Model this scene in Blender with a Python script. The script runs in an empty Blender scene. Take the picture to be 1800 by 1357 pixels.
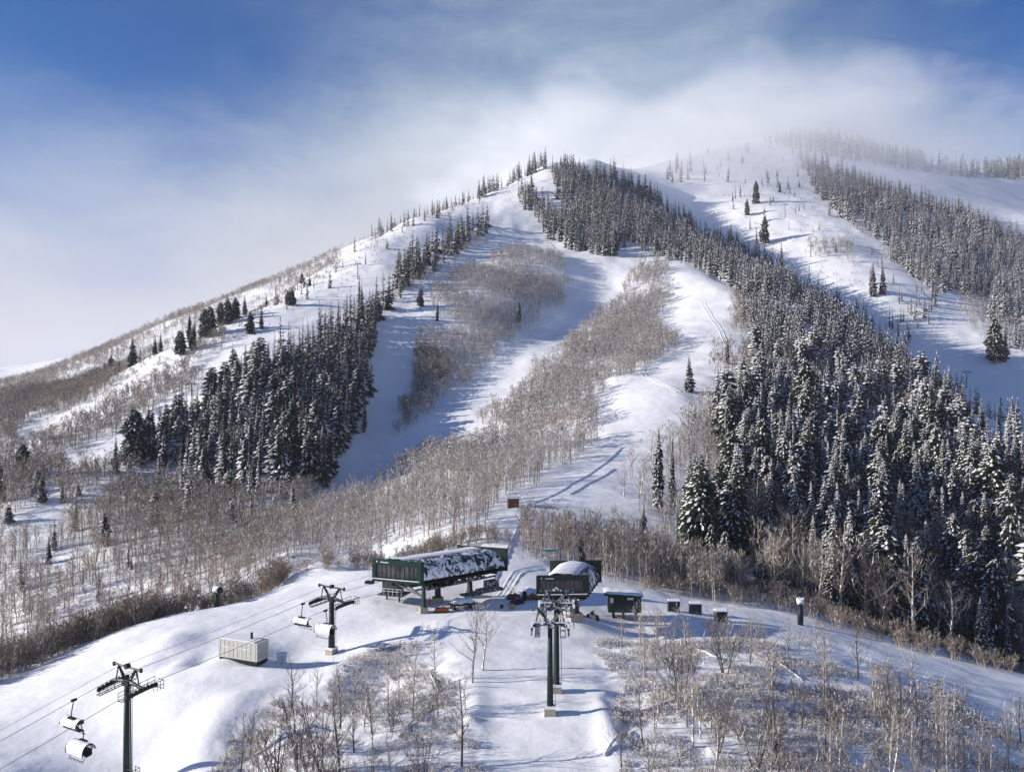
import bpy, math, random
import numpy as np
R = math.radians
scene = bpy.context.scene
COL = scene.collection
# ------------------------------------------------------------------ camera
cam_d = bpy.data.cameras.new('camera'); cam = bpy.data.objects.new('camera', cam_d); COL.objects.link(cam)
cam.location = (0, 0, 0); cam.rotation_euler = (R(90), 0, 0)
cam_d.sensor_width = 36; cam_d.lens = 30; cam_d.clip_start = 0.5; cam_d.clip_end = 20000
scene.camera = cam
scene.render.engine = 'CYCLES'
scene.cycles.use_denoising = True
scene.cycles.max_bounces = 6; scene.cycles.diffuse_bounces = 3; scene.cycles.volume_bounces = 3
scene.cycles.volume_step_rate = 1.0; scene.cycles.volume_max_steps = 64
scene.cycles.sample_clamp_indirect = 4
# ------------------------------------------------------------------ light
SUN_EL, SUN_AZ = R(19), R(-94)          # azimuth measured from +Y towards +X
sdir = (math.sin(SUN_AZ)*math.cos(SUN_EL), math.cos(SUN_AZ)*math.cos(SUN_EL), math.sin(SUN_EL))
sun_d = bpy.data.lights.new('sun', 'SUN'); sun = bpy.data.objects.new('sun', sun_d); COL.objects.link(sun)
sun_d.energy = 5.0; sun_d.angle = R(0.5); sun_d.color = (1.0, 0.93, 0.84)
from mathutils import Vector
sun.rotation_euler = Vector(sdir).to_track_quat('Z', 'Y').to_euler()
sun.location = (-300, 0, 200)
scene.view_settings.view_transform = 'Standard'; scene.view_settings.look = 'None'
scene.view_settings.exposure = 0.44; scene.view_settings.gamma = 1
# ------------------------------------------------------------------ node helper
class NT:
    def __init__(s, nt): s.nt = nt; s.n = nt.nodes; s.l = nt.links
    def new(s, t, **kw):
        n = s.n.new(t)
        for k, v in kw.items(): setattr(n, k, v)
        return n
    def put(s, sock, v):
        if isinstance(v, bpy.types.NodeSocket): s.l.new(v, sock)
        elif v is not None:
            try: sock.default_value = v
            except Exception: sock.default_value = tuple(v) + (1,)
    def math(s, op, a, b=None, c=None, clamp=False):
        n = s.new('ShaderNodeMath', operation=op, use_clamp=clamp)
        for i, v in enumerate((a, b, c)): s.put(n.inputs[i], v) if v is not None else None
        return n.outputs[0]
    def sstep(s, v, a, b, o0=0.0, o1=1.0):
        n = s.new('ShaderNodeMapRange', interpolation_type='SMOOTHSTEP')
        s.put(n.inputs[0], v)
        for i, x in enumerate((a, b, o0, o1)): s.put(n.inputs[i+1], x)
        return n.outputs[0]
    def mix(s, f, a, b, blend='MIX'):
        n = s.new('ShaderNodeMix', data_type='RGBA', blend_type=blend)
        s.put(n.inputs[0], f); s.put(n.inputs[6], a if not isinstance(a, tuple) else a + (1,)); s.put(n.inputs[7], b if not isinstance(b, tuple) else b + (1,))
        return n.outputs[2]
    def noise(s, vec, scale, detail=3, rough=0.5, dist=0.0):
        n = s.new('ShaderNodeTexNoise'); s.put(n.inputs['Vector'], vec)
        n.inputs['Scale'].default_value = scale; n.inputs['Detail'].default_value = detail
        n.inputs['Roughness'].default_value = rough; n.inputs['Distortion'].default_value = dist
        return n.outputs[0]
    def mapping(s, vec, loc=(0,0,0), rot=(0,0,0), sc=(1,1,1)):
        n = s.new('ShaderNodeMapping'); s.put(n.inputs[0], vec)
        n.inputs[1].default_value = loc; n.inputs[2].default_value = rot; n.inputs[3].default_value = sc
        return n.outputs[0]
# ------------------------------------------------------------------ world: blue winter sky with drifting cloud
world = bpy.data.worlds.new('World'); scene.world = world; world.use_nodes = True
w = NT(world.node_tree); w.n.clear()
out = w.new('ShaderNodeOutputWorld'); bg = w.new('ShaderNodeBackground')
sky = w.new('ShaderNodeTexSky', sky_type='NISHITA'); sky.sun_disc = False
sky.sun_elevation = SUN_EL; sky.sun_rotation = SUN_AZ; sky.altitude = 2300; sky.air_density = 1.0; sky.dust_density = 0.4; sky.ozone_density = 2.5
tc = w.new('ShaderNodeTexCoord'); sep = w.new('ShaderNodeSeparateXYZ'); w.l.new(tc.outputs['Generated'], sep.inputs[0])
hx, hy, hz = sep.outputs
hor = w.math('SQRT', w.math('ADD', w.math('MULTIPLY', hx, hx), w.math('MULTIPLY', hy, hy)))
el = w.math('DIVIDE', hz, w.math('MAXIMUM', hor, 0.05))
az = w.math('ARCTAN2', hx, hy)
comb = w.new('ShaderNodeCombineXYZ'); w.put(comb.inputs[0], az); w.put(comb.inputs[1], el)
m1 = w.mapping(comb.outputs[0], rot=(0,0,R(-38)), sc=(1.0, 2.6, 1))
n1 = w.noise(m1, 2.0, 5, 0.5, 0.4)
n2 = w.noise(w.mapping(comb.outputs[0], loc=(3.1,1.7,0), rot=(0,0,R(-20)), sc=(1,1.7,1)), 6.5, 5, 0.6, 0.4)
# cloud top elevation varies with azimuth: low on the left, reaching high over the summit
b1 = w.math('MULTIPLY', w.sstep(az, -0.42, 0.0), w.sstep(az, 0.62, 0.15))
top = w.math('ADD', 0.205, w.math('MULTIPLY', b1, 0.22))
nn = w.math('ADD', w.math('MULTIPLY', w.math('SUBTRACT', n1, 0.5), 0.27), w.math('MULTIPLY', w.math('SUBTRACT', n2, 0.5), 0.14))
q = w.math('SUBTRACT', w.math('ADD', top, nn), el)
dens = w.sstep(q, -0.20, 0.17)
hi = w.math('MULTIPLY', w.sstep(w.math('ADD', n1, w.math('MULTIPLY', n2, 0.4)), 0.58, 0.98), 0.36)
dens = w.math('MAXIMUM', dens, w.math('MULTIPLY', hi, w.sstep(az, -0.55, -0.1)))
ccol = w.mix(w.sstep(el, 0.05, 0.42), (7.0, 6.8, 7.3), (3.9, 5.2, 6.6))
ccol = w.mix(w.sstep(n2, 0.35, 0.7, 0, 0.35), ccol, (7.0, 7.4, 7.9))
blue = w.mix(1.0, sky.outputs[0], (0.10, 0.62, 1.15), 'MULTIPLY')
w.put(bg.inputs[0], w.mix(dens, blue, ccol)); bg.inputs[1].default_value = 0.072
w.l.new(bg.outputs[0], out.inputs[0])
# ------------------------------------------------------------------ pixel <-> world
F = 1500.0; CX, CY = 900.0, 678.5
def PX(px, Y): return (px-CX)/F*Y
def PZ(py, Y): return (CY-py)/F*Y
# ------------------------------------------------------------------ numpy value noise
def _h(ix, iy, seed):
    n = (ix.astype(np.int64)*374761393 + iy.astype(np.int64)*668265263 + seed*974634777) & 0x7fffffff
    n = ((n ^ (n >> 13))*1274126177) & 0x7fffffff
    return ((n ^ (n >> 16)) & 0xffff)/65535.0
def vnoise(x, y, seed=0):
    ix = np.floor(x); iy = np.floor(y); fx = x-ix; fy = y-iy
    fx = fx*fx*(3-2*fx); fy = fy*fy*(3-2*fy)
    a = _h(ix, iy, seed); b = _h(ix+1, iy, seed); c = _h(ix, iy+1, seed); d = _h(ix+1, iy+1, seed)
    return (a*(1-fx)+b*fx)*(1-fy)+(c*(1-fx)+d*fx)*fy - 0.5
def sst(x, a, b):
    t = np.clip((x-a)/(b-a), 0, 1); return t*t*(3-2*t)
# ------------------------------------------------------------------ terrain control points (pixel x, pixel y, distance)
TP = '''
-500 1357 118|-300 1200 160|0 1357 112|-150 1250 140|0 1192 152|100 1150 160|200 1110 166|300 1080 172|385 1064 176|480 1042 182
232 1400 112|120 1300 122|300 1250 124|250 1180 140|360 1200 130|385 1160 137|430 1165 138|490 1170 139|400 1110 155
583 1145 145|560 1090 158|650 1060 164|480 1230 124|560 1230 122|560 1357 100|420 1357 104|700 1357 99|700 1250 116|700 1180 130|700 1120 146
755 1062 165|700 1045 170|850 1060 168|900 1040 175|950 1060 166|1000 1080 160|1095 1085 164|1040 1062 170|1130 1040 182
900 1357 98|965 1250 112|978 1215 119|950 1150 134|950 1105 149|900 1200 122|840 1300 106|830 1150 135
1100 1357 98|1100 1250 113|1100 1180 128|1150 1130 145|1400 1357 98|1400 1250 114|1400 1180 130|1300 1120 150|1800 1357 108|1800 1280 124|1650 1357 103
1600 1260 118|1600 1200 134|1200 1055 183|1300 1073 180|1400 1092 176|1500 1118 172|1600 1148 166|1700 1172 162|1800 1192 158|2000 1250 150|2300 1400 130
-300 1130 270|-300 950 330|-300 800 430|-300 740 600
0 1115 262|0 1050 282|0 950 325|0 870 375|0 790 460|0 740 540|0 700 640|100 1090 262|100 950 320|100 840 400|100 730 520
200 1065 262|200 950 308|200 850 372|200 760 450|200 690 520|200 660 570
300 1045 258|300 950 300|300 850 370|300 780 425|300 650 525|360 600 560|300 622 565
400 1040 245|400 1000 262|400 950 292|400 880 345|400 780 415|400 700 462|400 620 530
480 1010 238|500 950 275|500 880 335|500 800 390|500 700 455|500 620 520|560 900 340|590 840 382|640 750 446|690 650 530|690 600 570|700 550 630
450 549 620|540 507 690|640 430 790|720 388 870|800 362 950|870 335 1020|950 292 1100|1000 285 1130|1060 290 1130
600 580 570|600 660 500|560 740 430|650 500 680|780 470 750|840 420 840|880 400 880|880 360 960|925 315 1050
730 740 450|750 650 535|850 600 578|900 520 668|960 450 785|700 790 425|800 700 500|870 640 545|950 580 640|1050 500 755|1000 450 815|1090 460 800
600 950 262|650 1000 205|560 1000 212|700 940 245|700 850 350|800 960 210|850 900 246|850 800 370|960 830 300|1000 740 400|1000 620 560|1050 640 520
1130 540 690|1130 450 815|960 400 900|1040 340 1010|1100 370 970
902 897 240|950 860 268|900 960 203|890 1000 186|1080 800 318|1060 870 262|1090 700 410|1130 650 475|1230 580 575|1200 480 740|1140 430 840
950 970 205|1050 1000 203|1100 940 232|1130 1010 205|1200 1020 212|1200 940 240|1200 850 288|1200 760 345|1210 690 405|1300 650 460|1300 560 600|1240 480 750
1300 1050 212|1300 950 250|1300 850 305|1300 750 372|1400 1075 215|1400 1000 240|1400 900 290|1400 800 355|1400 700 440|1400 600 560|1400 530 680|1300 480 790|1200 420 900
1500 1095 215|1500 950 268|1500 800 360|1500 700 445|1500 620 560|1500 590 620|1600 1120 216|1600 1000 255|1600 900 305|1600 800 375|1600 700 470|1600 660 540
1700 1150 216|1700 900 305|1700 780 400|1700 725 465|1800 1180 216|1800 1050 248|1800 900 310|1800 800 372|1800 750 425|2100 1100 240|2100 800 400
1500 610 690|1600 690 600|1700 750 540|1800 800 510|1400 560 750|1300 500 860|1200 440 980|1100 390 1060
1800 690 640|1700 630 700|1620 570 760|1560 510 810|1480 480 860|1400 430 960|1300 375 1070|1200 330 1180|1150 300 1260
1700 510 860|1800 600 730|1800 490 910|1600 440 960|1500 370 1080|1400 310 1240|1300 255 1400|1800 410 1060|1700 350 1210|1600 310 1310|1500 268 1430|1230 270 1380
1350 245 1500|1450 252 1510|1600 282 1500|1720 308 1450|1800 300 1500|2100 330 1400|2100 600 800
100 662 830|200 620 860|300 570 900|450 512 960|560 468 1010|640 420 1040|0 700 850|-200 740 800
330 620 700|450 560 780|200 665 700|550 510 860|650 445 930|720 405 1010|800 385 1080|870 360 1150|950 330 1250
0 660 1400|150 625 1500|-300 700 1300|300 640 1500|-600 760 900
'''
cps = []
for tok in TP.replace('\n', '|').split('|'):
    if tok.strip():
        a, b, c = map(float, tok.split()); cps.append((PX(a, c), c, PZ(b, c)))
# hidden ground: hollows behind the crests and the country round about
for X, Y, Z in [(-95,215,-76),(-75,222,-73),(-55,222,-66),(120,240,-66),(60,205,-50),(-140,205,-82),(-170,160,-75),
                (-60,80,-50),(0,60,-48),(60,70,-48),(0,0,-60),(-100,0,-66),(100,0,-62),(-300,0,-90),(300,0,-90),(0,-120,-75),(-300,-150,-100),(300,-150,-100),
                (-110,80,-58),(100,80,-52),(200,100,-85),(-260,120,-95),(200,180,-80),
                (-900,400,-120),(-1200,900,-80),(-600,1500,40),(-1300,1700,0),(900,300,-100),(1300,700,20),(1500,1400,200),(0,1500,250),(-400,1300,90),
                (300,2000,330),(900,2000,300),(1700,2200,150),(-600,2300,0),(0,2300,180),(-1700,2300,-60),(-1500,0,-200),(1500,0,-150),(1600,-150,-150),(-1600,-150,-200)]:
    cps.append((X, Y, Z))
cps = np.array(cps)
S = 300.0
def _U(r2): return 0.5*r2*np.log(np.maximum(r2, 1e-12))
def _tps():
    P = cps[:, :2]/S; n = len(P)
    d2 = ((P[:, None]-P[None])**2).sum(-1)
    K = _U(d2) + np.eye(n)*2e-5*(1)
    A = np.zeros((n+3, n+3)); A[:n, :n] = K; A[:n, n] = 1; A[:n, n+1:] = P; A[n, :n] = 1; A[n+1:, :n] = P.T
    return np.linalg.solve(A, np.concatenate([cps[:, 2], np.zeros(3)]))
TW = _tps()
# local snow shapes: (px, py, Y, height, radius across, radius along)
BUMP = [(430,1170,138.5,.9,6,3.5),(300,1128,150,1.5,4.5,6),(345,1152,141,-2.0,5.0,4.5),(318,1158,140,1.0,2.2,5),(520,1150,146,-1.0,5,4),(470,1190,133,1.4,8,2.6),(405,1235,122,1.3,5,5),(440,1262,116,-2.2,4.5,6),
        (415,1320,106,-1.8,4,5),(350,1290,116,0.8,4,5),(560,1012,196,2.6,9,6),(640,1015,186,1.2,8,5),(1010,1092,154,1.3,6,3.5),(1130,1105,152,-0.8,6,5),(610,1180,132,1.2,5,3),(650,1210,126,-1.6,5,5),
        (820,1180,130,0.5,4,10),(1070,1290,108,0.9,1.6,9),(1105,1240,116,-0.7,3,8),(830,1270,112,0.7,2,10),(870,1095,152,0.5,10,3),(760,1110,150,1.0,7,4)]
def smooth_run(X, Y):  # 0 on near, groomed snow; 1 elsewhere
    return sst(Y, 195, 230)
def height(X, Y):
    X = np.atleast_1d(np.asarray(X, float)); Y = np.atleast_1d(np.asarray(Y, float)); Z = np.empty(len(X))
    P = cps[:, :2]/S
    for i in range(0, len(X), 20000):
        x = X[i:i+20000]/S; y = Y[i:i+20000]/S
        d2 = (x[:, None]-P[None, :, 0])**2 + (y[:, None]-P[None, :, 1])**2
        Z[i:i+20000] = _U(d2)@TW[:-3] + TW[-3] + TW[-2]*x + TW[-1]*y
    for px, py, yy, h, rx, ry in BUMP:
        Z += h*np.exp(-((X-PX(px, yy))/rx)**2-((Y-yy)/ry)**2)
    far = sst(Y, 230, 420)
    Z += far*(5.0*vnoise(X/70, Y/85, 1) + 2.6*vnoise(X/27, Y/35, 2) + 1.2*vnoise(X/11, Y/14, 3))
    Z += 0.9*vnoise(X/22, Y/17, 4)*(1-far) + 0.38*vnoise(X/8, Y/7, 5) + 0.17*vnoise(X/3.1, Y/2.2, 6)
    return Z
# ------------------------------------------------------------------ tags, materials, mesh builder
def tag(o, label=None, cat=None, group=None, kind=None):
    if label: o['label'] = label
    if cat: o['category'] = cat
    if group: o['group'] = group
    if kind: o['kind'] = kind
    return o
def empty(name, loc=(0,0,0), rz=0.0, label=None, cat=None, group=None):
    o = bpy.data.objects.new(name, None); COL.objects.link(o); o.empty_display_size = 0.3
    o.location = loc; o.rotation_euler = (0, 0, rz)
    return tag(o, label, cat, group)
MATS = {}
def mat(name, col, rough=0.7, metal=0.0, var=0.25, scale=3.0, bump=0.0, col2=None, spec=0.3, trans=0.0):
    m = bpy.data.materials.new(name); m.use_nodes = True; t = NT(m.node_tree)
    b = t.n['Principled BSDF']; b.inputs['Roughness'].default_value = rough; b.inputs['Metallic'].default_value = metal
    b.inputs['Specular IOR Level'].default_value = spec
    tcn = t.new('ShaderNodeTexCoord').outputs['Object']
    f = t.noise(tcn, scale, 4, 0.6)
    c2 = col2 or tuple(c*(1-var) for c in col)
    t.put(b.inputs['Base Color'], t.mix(t.sstep(f, 0.35, 0.65), col, c2))
    if bump:
        bn = t.new('ShaderNodeBump'); bn.inputs['Strength'].default_value = bump; bn.inputs['Distance'].default_value = 0.05
        t.put(bn.inputs['Height'], f); t.put(b.inputs['Normal'], bn.outputs[0])
    if trans: b.inputs['Transmission Weight'].default_value = trans
    MATS[name] = m; return m
mat('snow', (0.88,0.88,0.89), 0.6, var=0.03, scale=2, bump=0.4)
mat('needles', (0.014,0.022,0.014), 0.8, col2=(0.034,0.038,0.022), scale=1.5)
mat('bark_dark', (0.10,0.075,0.06), 0.9, scale=5)
mat('bark_pale', (0.52,0.48,0.43), 0.85, col2=(0.22,0.19,0.17), scale=3.0)
mat('twig', (0.33,0.245,0.175), 0.9, col2=(0.19,0.155,0.13), scale=0.045)
mat('twig_grey', (0.20,0.165,0.145), 0.9, col2=(0.12,0.10,0.09), scale=0.8)
mat('green_paint', (0.004,0.036,0.025), 0.45, var=0.2, scale=2)
mat('green_dark', (0.012,0.030,0.024), 0.55, var=0.3, scale=2)
mat('black_steel', (0.018,0.022,0.022), 0.5, metal=0.3, scale=4)
mat('galv', (0.42,0.43,0.44), 0.45, metal=0.6, scale=6)
mat('cream_metal', (0.50,0.50,0.46), 0.55, var=0.12, scale=1.2)
mat('glass_dark', (0.03,0.035,0.035), 0.12, col2=(0.09,0.09,0.085), scale=0.7, spec=0.6)
mat('bubble', (0.75,0.77,0.80), 0.25, var=0.1, scale=3, spec=0.5)
mat('seat_dark', (0.03,0.032,0.035), 0.6)
mat('concrete', (0.42,0.38,0.31), 0.85, scale=4)
mat('wood', (0.23,0.11,0.06), 0.8, scale=4)
mat('wood_pale', (0.42,0.28,0.15), 0.8, scale=4)
mat('orange_paint', (0.28,0.07,0.03), 0.5)
mat('red_cloth', (0.55,0.03,0.03), 0.8)
mat('dark_cloth', (0.02,0.02,0.025), 0.9)
mat('skin', (0.55,0.34,0.26), 0.6)
mat('teal_paint', (0.05,0.30,0.27), 0.5)
mat('white_paint', (0.75,0.76,0.76), 0.4, var=0.05)
mat('slate', (0.05,0.065,0.075), 0.6, scale=3)
mat('rope', (0.06,0.065,0.075), 0.6)
def patch_mat(name, base, lo, hi, sc, mp=(1,1,1)):
    m = bpy.data.materials.new(name); m.use_nodes = True; t = NT(m.node_tree); b = t.n['Principled BSDF']
    oc = t.new('ShaderNodeTexCoord').outputs['Object']
    f = t.noise(t.mapping(oc, sc=mp), sc, 6, 0.68, 0.9)
    t.put(b.inputs['Base Color'], t.mix(t.sstep(f, lo, hi), base, (0.86,0.87,0.90))); b.inputs['Roughness'].default_value = 0.6
    bn = t.new('ShaderNodeBump'); bn.inputs['Strength'].default_value = 0.6; bn.inputs['Distance'].default_value = 0.08
    t.put(bn.inputs['Height'], t.sstep(f, lo, hi)); t.put(b.inputs['Normal'], bn.outputs[0])
    MATS[name] = m
patch_mat('roof_snow', (0.010,0.022,0.028), 0.475, 0.525, 0.9, (0.9,0.8,0.6))
patch_mat('steel_snow', (0.014,0.026,0.024), 0.52, 0.58, 2.2)
patch_mat('bark_snow', (0.16,0.13,0.11), 0.42, 0.50, 1.3)
class MB:
    def __init__(s): s.v = []; s.f = []; s.m = []; s.c = 0
    def add(s, vs, fs, m=0):
        o = len(s.v); s.v += [tuple(p) for p in vs]; s.f += [tuple(i+o for i in f) for f in fs]; s.m += [m]*len(fs)
    def box(s, c, size, rz=0.0, m=0, bev=0.0):
        cx, cy, cz = c; a, b, h = (x/2 for x in size); co, si = math.cos(rz), math.sin(rz)
        vs = [(cx+x*co-y*si, cy+x*si+y*co, cz+z) for z in (-h, h) for x, y in ((-a,-b),(a,-b),(a,b),(-a,b))]
        s.add(vs, [(3,2,1,0),(4,5,6,7),(0,1,5,4),(1,2,6,5),(2,3,7,6),(3,0,4,7)], m)
    def tube(s, pts, rad, n=6, m=0, cap=True):
        pts = [Vector(p) for p in pts]; rad = rad if isinstance(rad, (list, tuple)) else [rad]*len(pts)
        o = len(s.v)
        for i, p in enumerate(pts):
            d = (pts[min(i+1, len(pts)-1)]-pts[max(i-1, 0)]).normalized()
            u = d.cross(Vector((0,0,1)) if abs(d.z) < 0.9 else Vector((1,0,0))).normalized(); v = d.cross(u)
            for k in range(n):
                a = 2*math.pi*k/n; q = p+(u*math.cos(a)+v*math.sin(a))*rad[i]; s.v.append((q.x, q.y, q.z))
        for i in range(len(pts)-1):
            for k in range(n):
                k2 = (k+1) % n; s.f.append((o+i*n+k, o+i*n+k2, o+(i+1)*n+k2, o+(i+1)*n+k)); s.m.append(m)
        if cap:
            s.f.append(tuple(o+k for k in range(n))[::-1]); s.m.append(m)
            e = o+(len(pts)-1)*n; s.f.append(tuple(e+k for k in range(n))); s.m.append(m)
    def bar(s, a, b, t=0.1, m=0): s.tube([a, b], t*0.88, 4, m)
    def prism(s, poly, y0, y1, m=0, T=None):
        n = len(poly); T = T or (lambda x, y, z: (x, y, z))
        vs = [T(x, y0, z) for x, z in poly]+[T(x, y1, z) for x, z in poly]
        s.add(vs, [tuple(range(n)), tuple(range(2*n-1, n-1, -1))]+[(i, i+n, (i+1) % n+n, (i+1) % n) for i in range(n)], m)
    def build(s, name, mats, parent=None, smooth=False):
        me = bpy.data.meshes.new(name); me.from_pydata(s.v, [], s.f)
        mats = mats if isinstance(mats, (list, tuple)) else [mats]
        for x in mats: me.materials.append(MATS[x])
        me.polygons.foreach_set('material_index', s.m)
        if smooth: me.polygons.foreach_set('use_smooth', [True]*len(s.f))
        me.update(); o = bpy.data.objects.new(name, me); COL.objects.link(o); o.parent = parent
        return o
def np_mesh(name, V, T, M, mats):
    me = bpy.data.meshes.new(name); nt = len(T)
    me.vertices.add(len(V)); me.vertices.foreach_set('co', V.astype(np.float32).ravel())
    me.loops.add(nt*3); me.loops.foreach_set('vertex_index', T.astype(np.int32).ravel())
    me.polygons.add(nt); me.polygons.foreach_set('loop_start', np.arange(0, nt*3, 3, dtype=np.int32))
    me.polygons.foreach_set('loop_total', np.full(nt, 3, dtype=np.int32))
    for x in mats: me.materials.append(MATS[x])
    me.polygons.foreach_set('material_index', M.astype(np.int32))
    me.update(calc_edges=True); return me
def link(name, me, parent=None):
    o = bpy.data.objects.new(name, me); COL.objects.link(o); o.parent = parent; return o
# ------------------------------------------------------------------ terrain mesh (fan of rows spreading from behind the camera)
def poly(s): return np.array([tuple(map(float, p.split(','))) for p in s.split()])
def inside(px, py, pg):
    r = np.zeros(len(px), bool); n = len(pg); j = n-1
    for i in range(n):
        xi, yi = pg[i]; xj, yj = pg[j]
        c = ((yi > py) != (yj > py)) & (px < (xj-xi)*(py-yi)/(yj-yi+1e-9)+xi); r ^= c; j = i
    return r
def proj(X, Y, Z): return CX+X/np.maximum(Y, 1)*F, CY-Z/np.maximum(Y, 1)*F
NR, NC = 1050, 620
rows = np.concatenate([np.linspace(-140, 70, 60, endpoint=False), 70*np.exp(np.linspace(0, math.log(2400/70), NR-60))])
ts = np.linspace(-1, 1, NC); ts = np.sign(ts)*np.abs(ts)**1.15*0.86
GX = (ts[None, :]*(rows[:, None]+200)*(1+0*ts[None, :])); GY = np.repeat(rows[:, None], NC, 1)
wide = 1+np.maximum(0, (np.abs(ts)[None, :]-0.6)/0.26)*1.2
GX = GX*wide
BR_L = poly('385,1310 480,1222 600,1182 770,1130 825,1190 838,1290 850,1360 900,1500 350,1500')
BR_R = poly('1050,1165 1090,1120 1450,1120 1650,1205 1830,1290 1900,1500 1060,1500 1110,1300 1062,1230')
GZ = height(GX.ravel(), GY.ravel())
gx, gy = proj(GX.ravel(), GY.ravel(), GZ)
rough = (inside(gx, gy, BR_L) | inside(gx, gy, BR_R)) & (GY.ravel() > 60) & (GY.ravel() < 170)
GZ = GZ + rough*(0.35*vnoise(GX.ravel()/1.1, GY.ravel()/1.0, 11)+0.5*vnoise(GX.ravel()/3.1, GY.ravel()/2.7, 12))
V = np.stack([GX.ravel(), GY.ravel(), GZ], 1)
idx = np.arange(NR*NC).reshape(NR, NC)
a, b, c, d = idx[:-1, :-1].ravel(), idx[:-1, 1:].ravel(), idx[1:, 1:].ravel(), idx[1:, :-1].ravel()
T = np.concatenate([np.stack([a, b, c], 1), np.stack([a, c, d], 1)])
def snow_ground():
    m = bpy.data.materials.new('snow_ground'); m.use_nodes = True; t = NT(m.node_tree); b = t.n['Principled BSDF']
    oc = t.new('ShaderNodeNewGeometry').outputs['Position']
    n_big = t.noise(oc, 0.05, 4); n_sp = t.noise(oc, 0.9, 4, 0.7); n_f = t.noise(t.mapping(oc, sc=(1,1.6,1)), 1.6, 5, 0.65)
    c = t.mix(n_big, (0.88,0.88,0.895), (0.85,0.86,0.88))
    s = t.new('ShaderNodeSeparateXYZ'); t.put(s.inputs[0], oc)
    spk = t.math('MULTIPLY', t.sstep(n_sp, 0.67, 0.72), t.math('MULTIPLY', t.sstep(t.noise(oc, 0.035, 2), 0.5, 0.62), t.sstep(s.outputs[1], 230, 300)))
    c = t.mix(t.math('MULTIPLY', spk, 0.7), c, (0.16,0.12,0.09))
    t.put(b.inputs['Base Color'], c); b.inputs['Roughness'].default_value = 0.65; b.inputs['Specular IOR Level'].default_value = 0.25
    bn = t.new('ShaderNodeBump'); bn.inputs['Strength'].default_value = 0.35; bn.inputs['Distance'].default_value = 0.12
    t.put(bn.inputs['Height'], n_f); 
    b2 = t.new('ShaderNodeBump'); b2.inputs['Strength'].default_value = 0.35; b2.inputs['Distance'].default_value = 0.8
    crust = t.noise(t.mapping(oc, rot=(0,0,.25), sc=(.35,1.5,1)), 0.55, 5, 0.62, 0.8)
    t.put(b2.inputs['Height'], t.math('ADD', t.noise(oc, 0.22, 3), t.math('MULTIPLY', crust, t.sstep(t.noise(oc, 0.05, 3), .4, .62, .12, .6)))); t.l.new(bn.outputs[0], b2.inputs['Normal'])
    t.put(b.inputs['Normal'], b2.outputs[0]); MATS['snow_ground'] = m
snow_ground()
me = np_mesh('terrain', V, T, np.zeros(len(T)), ['snow_ground'])
me.polygons.foreach_set('use_smooth', np.ones(len(T), bool))
tag(link('terrain', me), 'snow covered ski mountain and near knoll', 'terrain', kind='structure')
# far base plain to the horizon
mb = MB(); mb.add([(-6500,-3500,-420),(6500,-3500,-420),(6500,11500,-420),(-6500,11500,-420)], [(0,1,2,3)])
tag(mb.build('ground', 'snow_ground'), 'wide valley floor under snow', 'ground', kind='structure')
def gz(x, y): return float(height(x, y)[0])
def at(px, Y, dz=0.0):
    x = PX(px, Y); return Vector((x, Y, gz(x, Y)+dz))
# visibility of ground points against the terrain
_T0 = rows[60:]
def visible(X, Y, Z):
    ok = np.ones(len(X), bool)
    for f in np.linspace(0.35, 0.985, 22):
        ok &= ok & (height(X*f, Y*f) < Z*f + 0.3)
    return ok
# ------------------------------------------------------------------ tree generators (triangle soups: verts, tris, material slot)
class Soup:
    def __init__(s): s.v = []; s.t = []; s.m = []
    def tri(s, pts, tr, m):
        o = len(s.v); s.v += [tuple(p) for p in pts]; s.t += [tuple(i+o for i in q) for q in tr]; s.m += [m]*len(tr)
    def stem(s, pts, rad, n, m):
        o = len(s.v)
        for i, p in enumerate(pts):
            d = Vector(pts[min(i+1, len(pts)-1)])-Vector(pts[max(i-1, 0)]); d.normalize()
            u = d.cross(Vector((0,0,1)) if abs(d.z) < 0.9 else Vector((1,0,0))).normalized(); w_ = d.cross(u)
            for k in range(n):
                a = 2*math.pi*k/n; q = Vector(p)+(u*math.cos(a)+w_*math.sin(a))*rad[i]; s.v.append(tuple(q))
        for i in range(len(pts)-1):
            for k in range(n):
                k2 = (k+1) % n; A, B, C, D = o+i*n+k, o+i*n+k2, o+(i+1)*n+k2, o+(i+1)*n+k
                s.t += [(A, B, C), (A, C, D)]; s.m += [m, m]
    def arr(s):
        return np.array(s.v, float).reshape(-1, 3), np.array(s.t, int).reshape(-1, 3), np.array(s.m, int)
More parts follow.
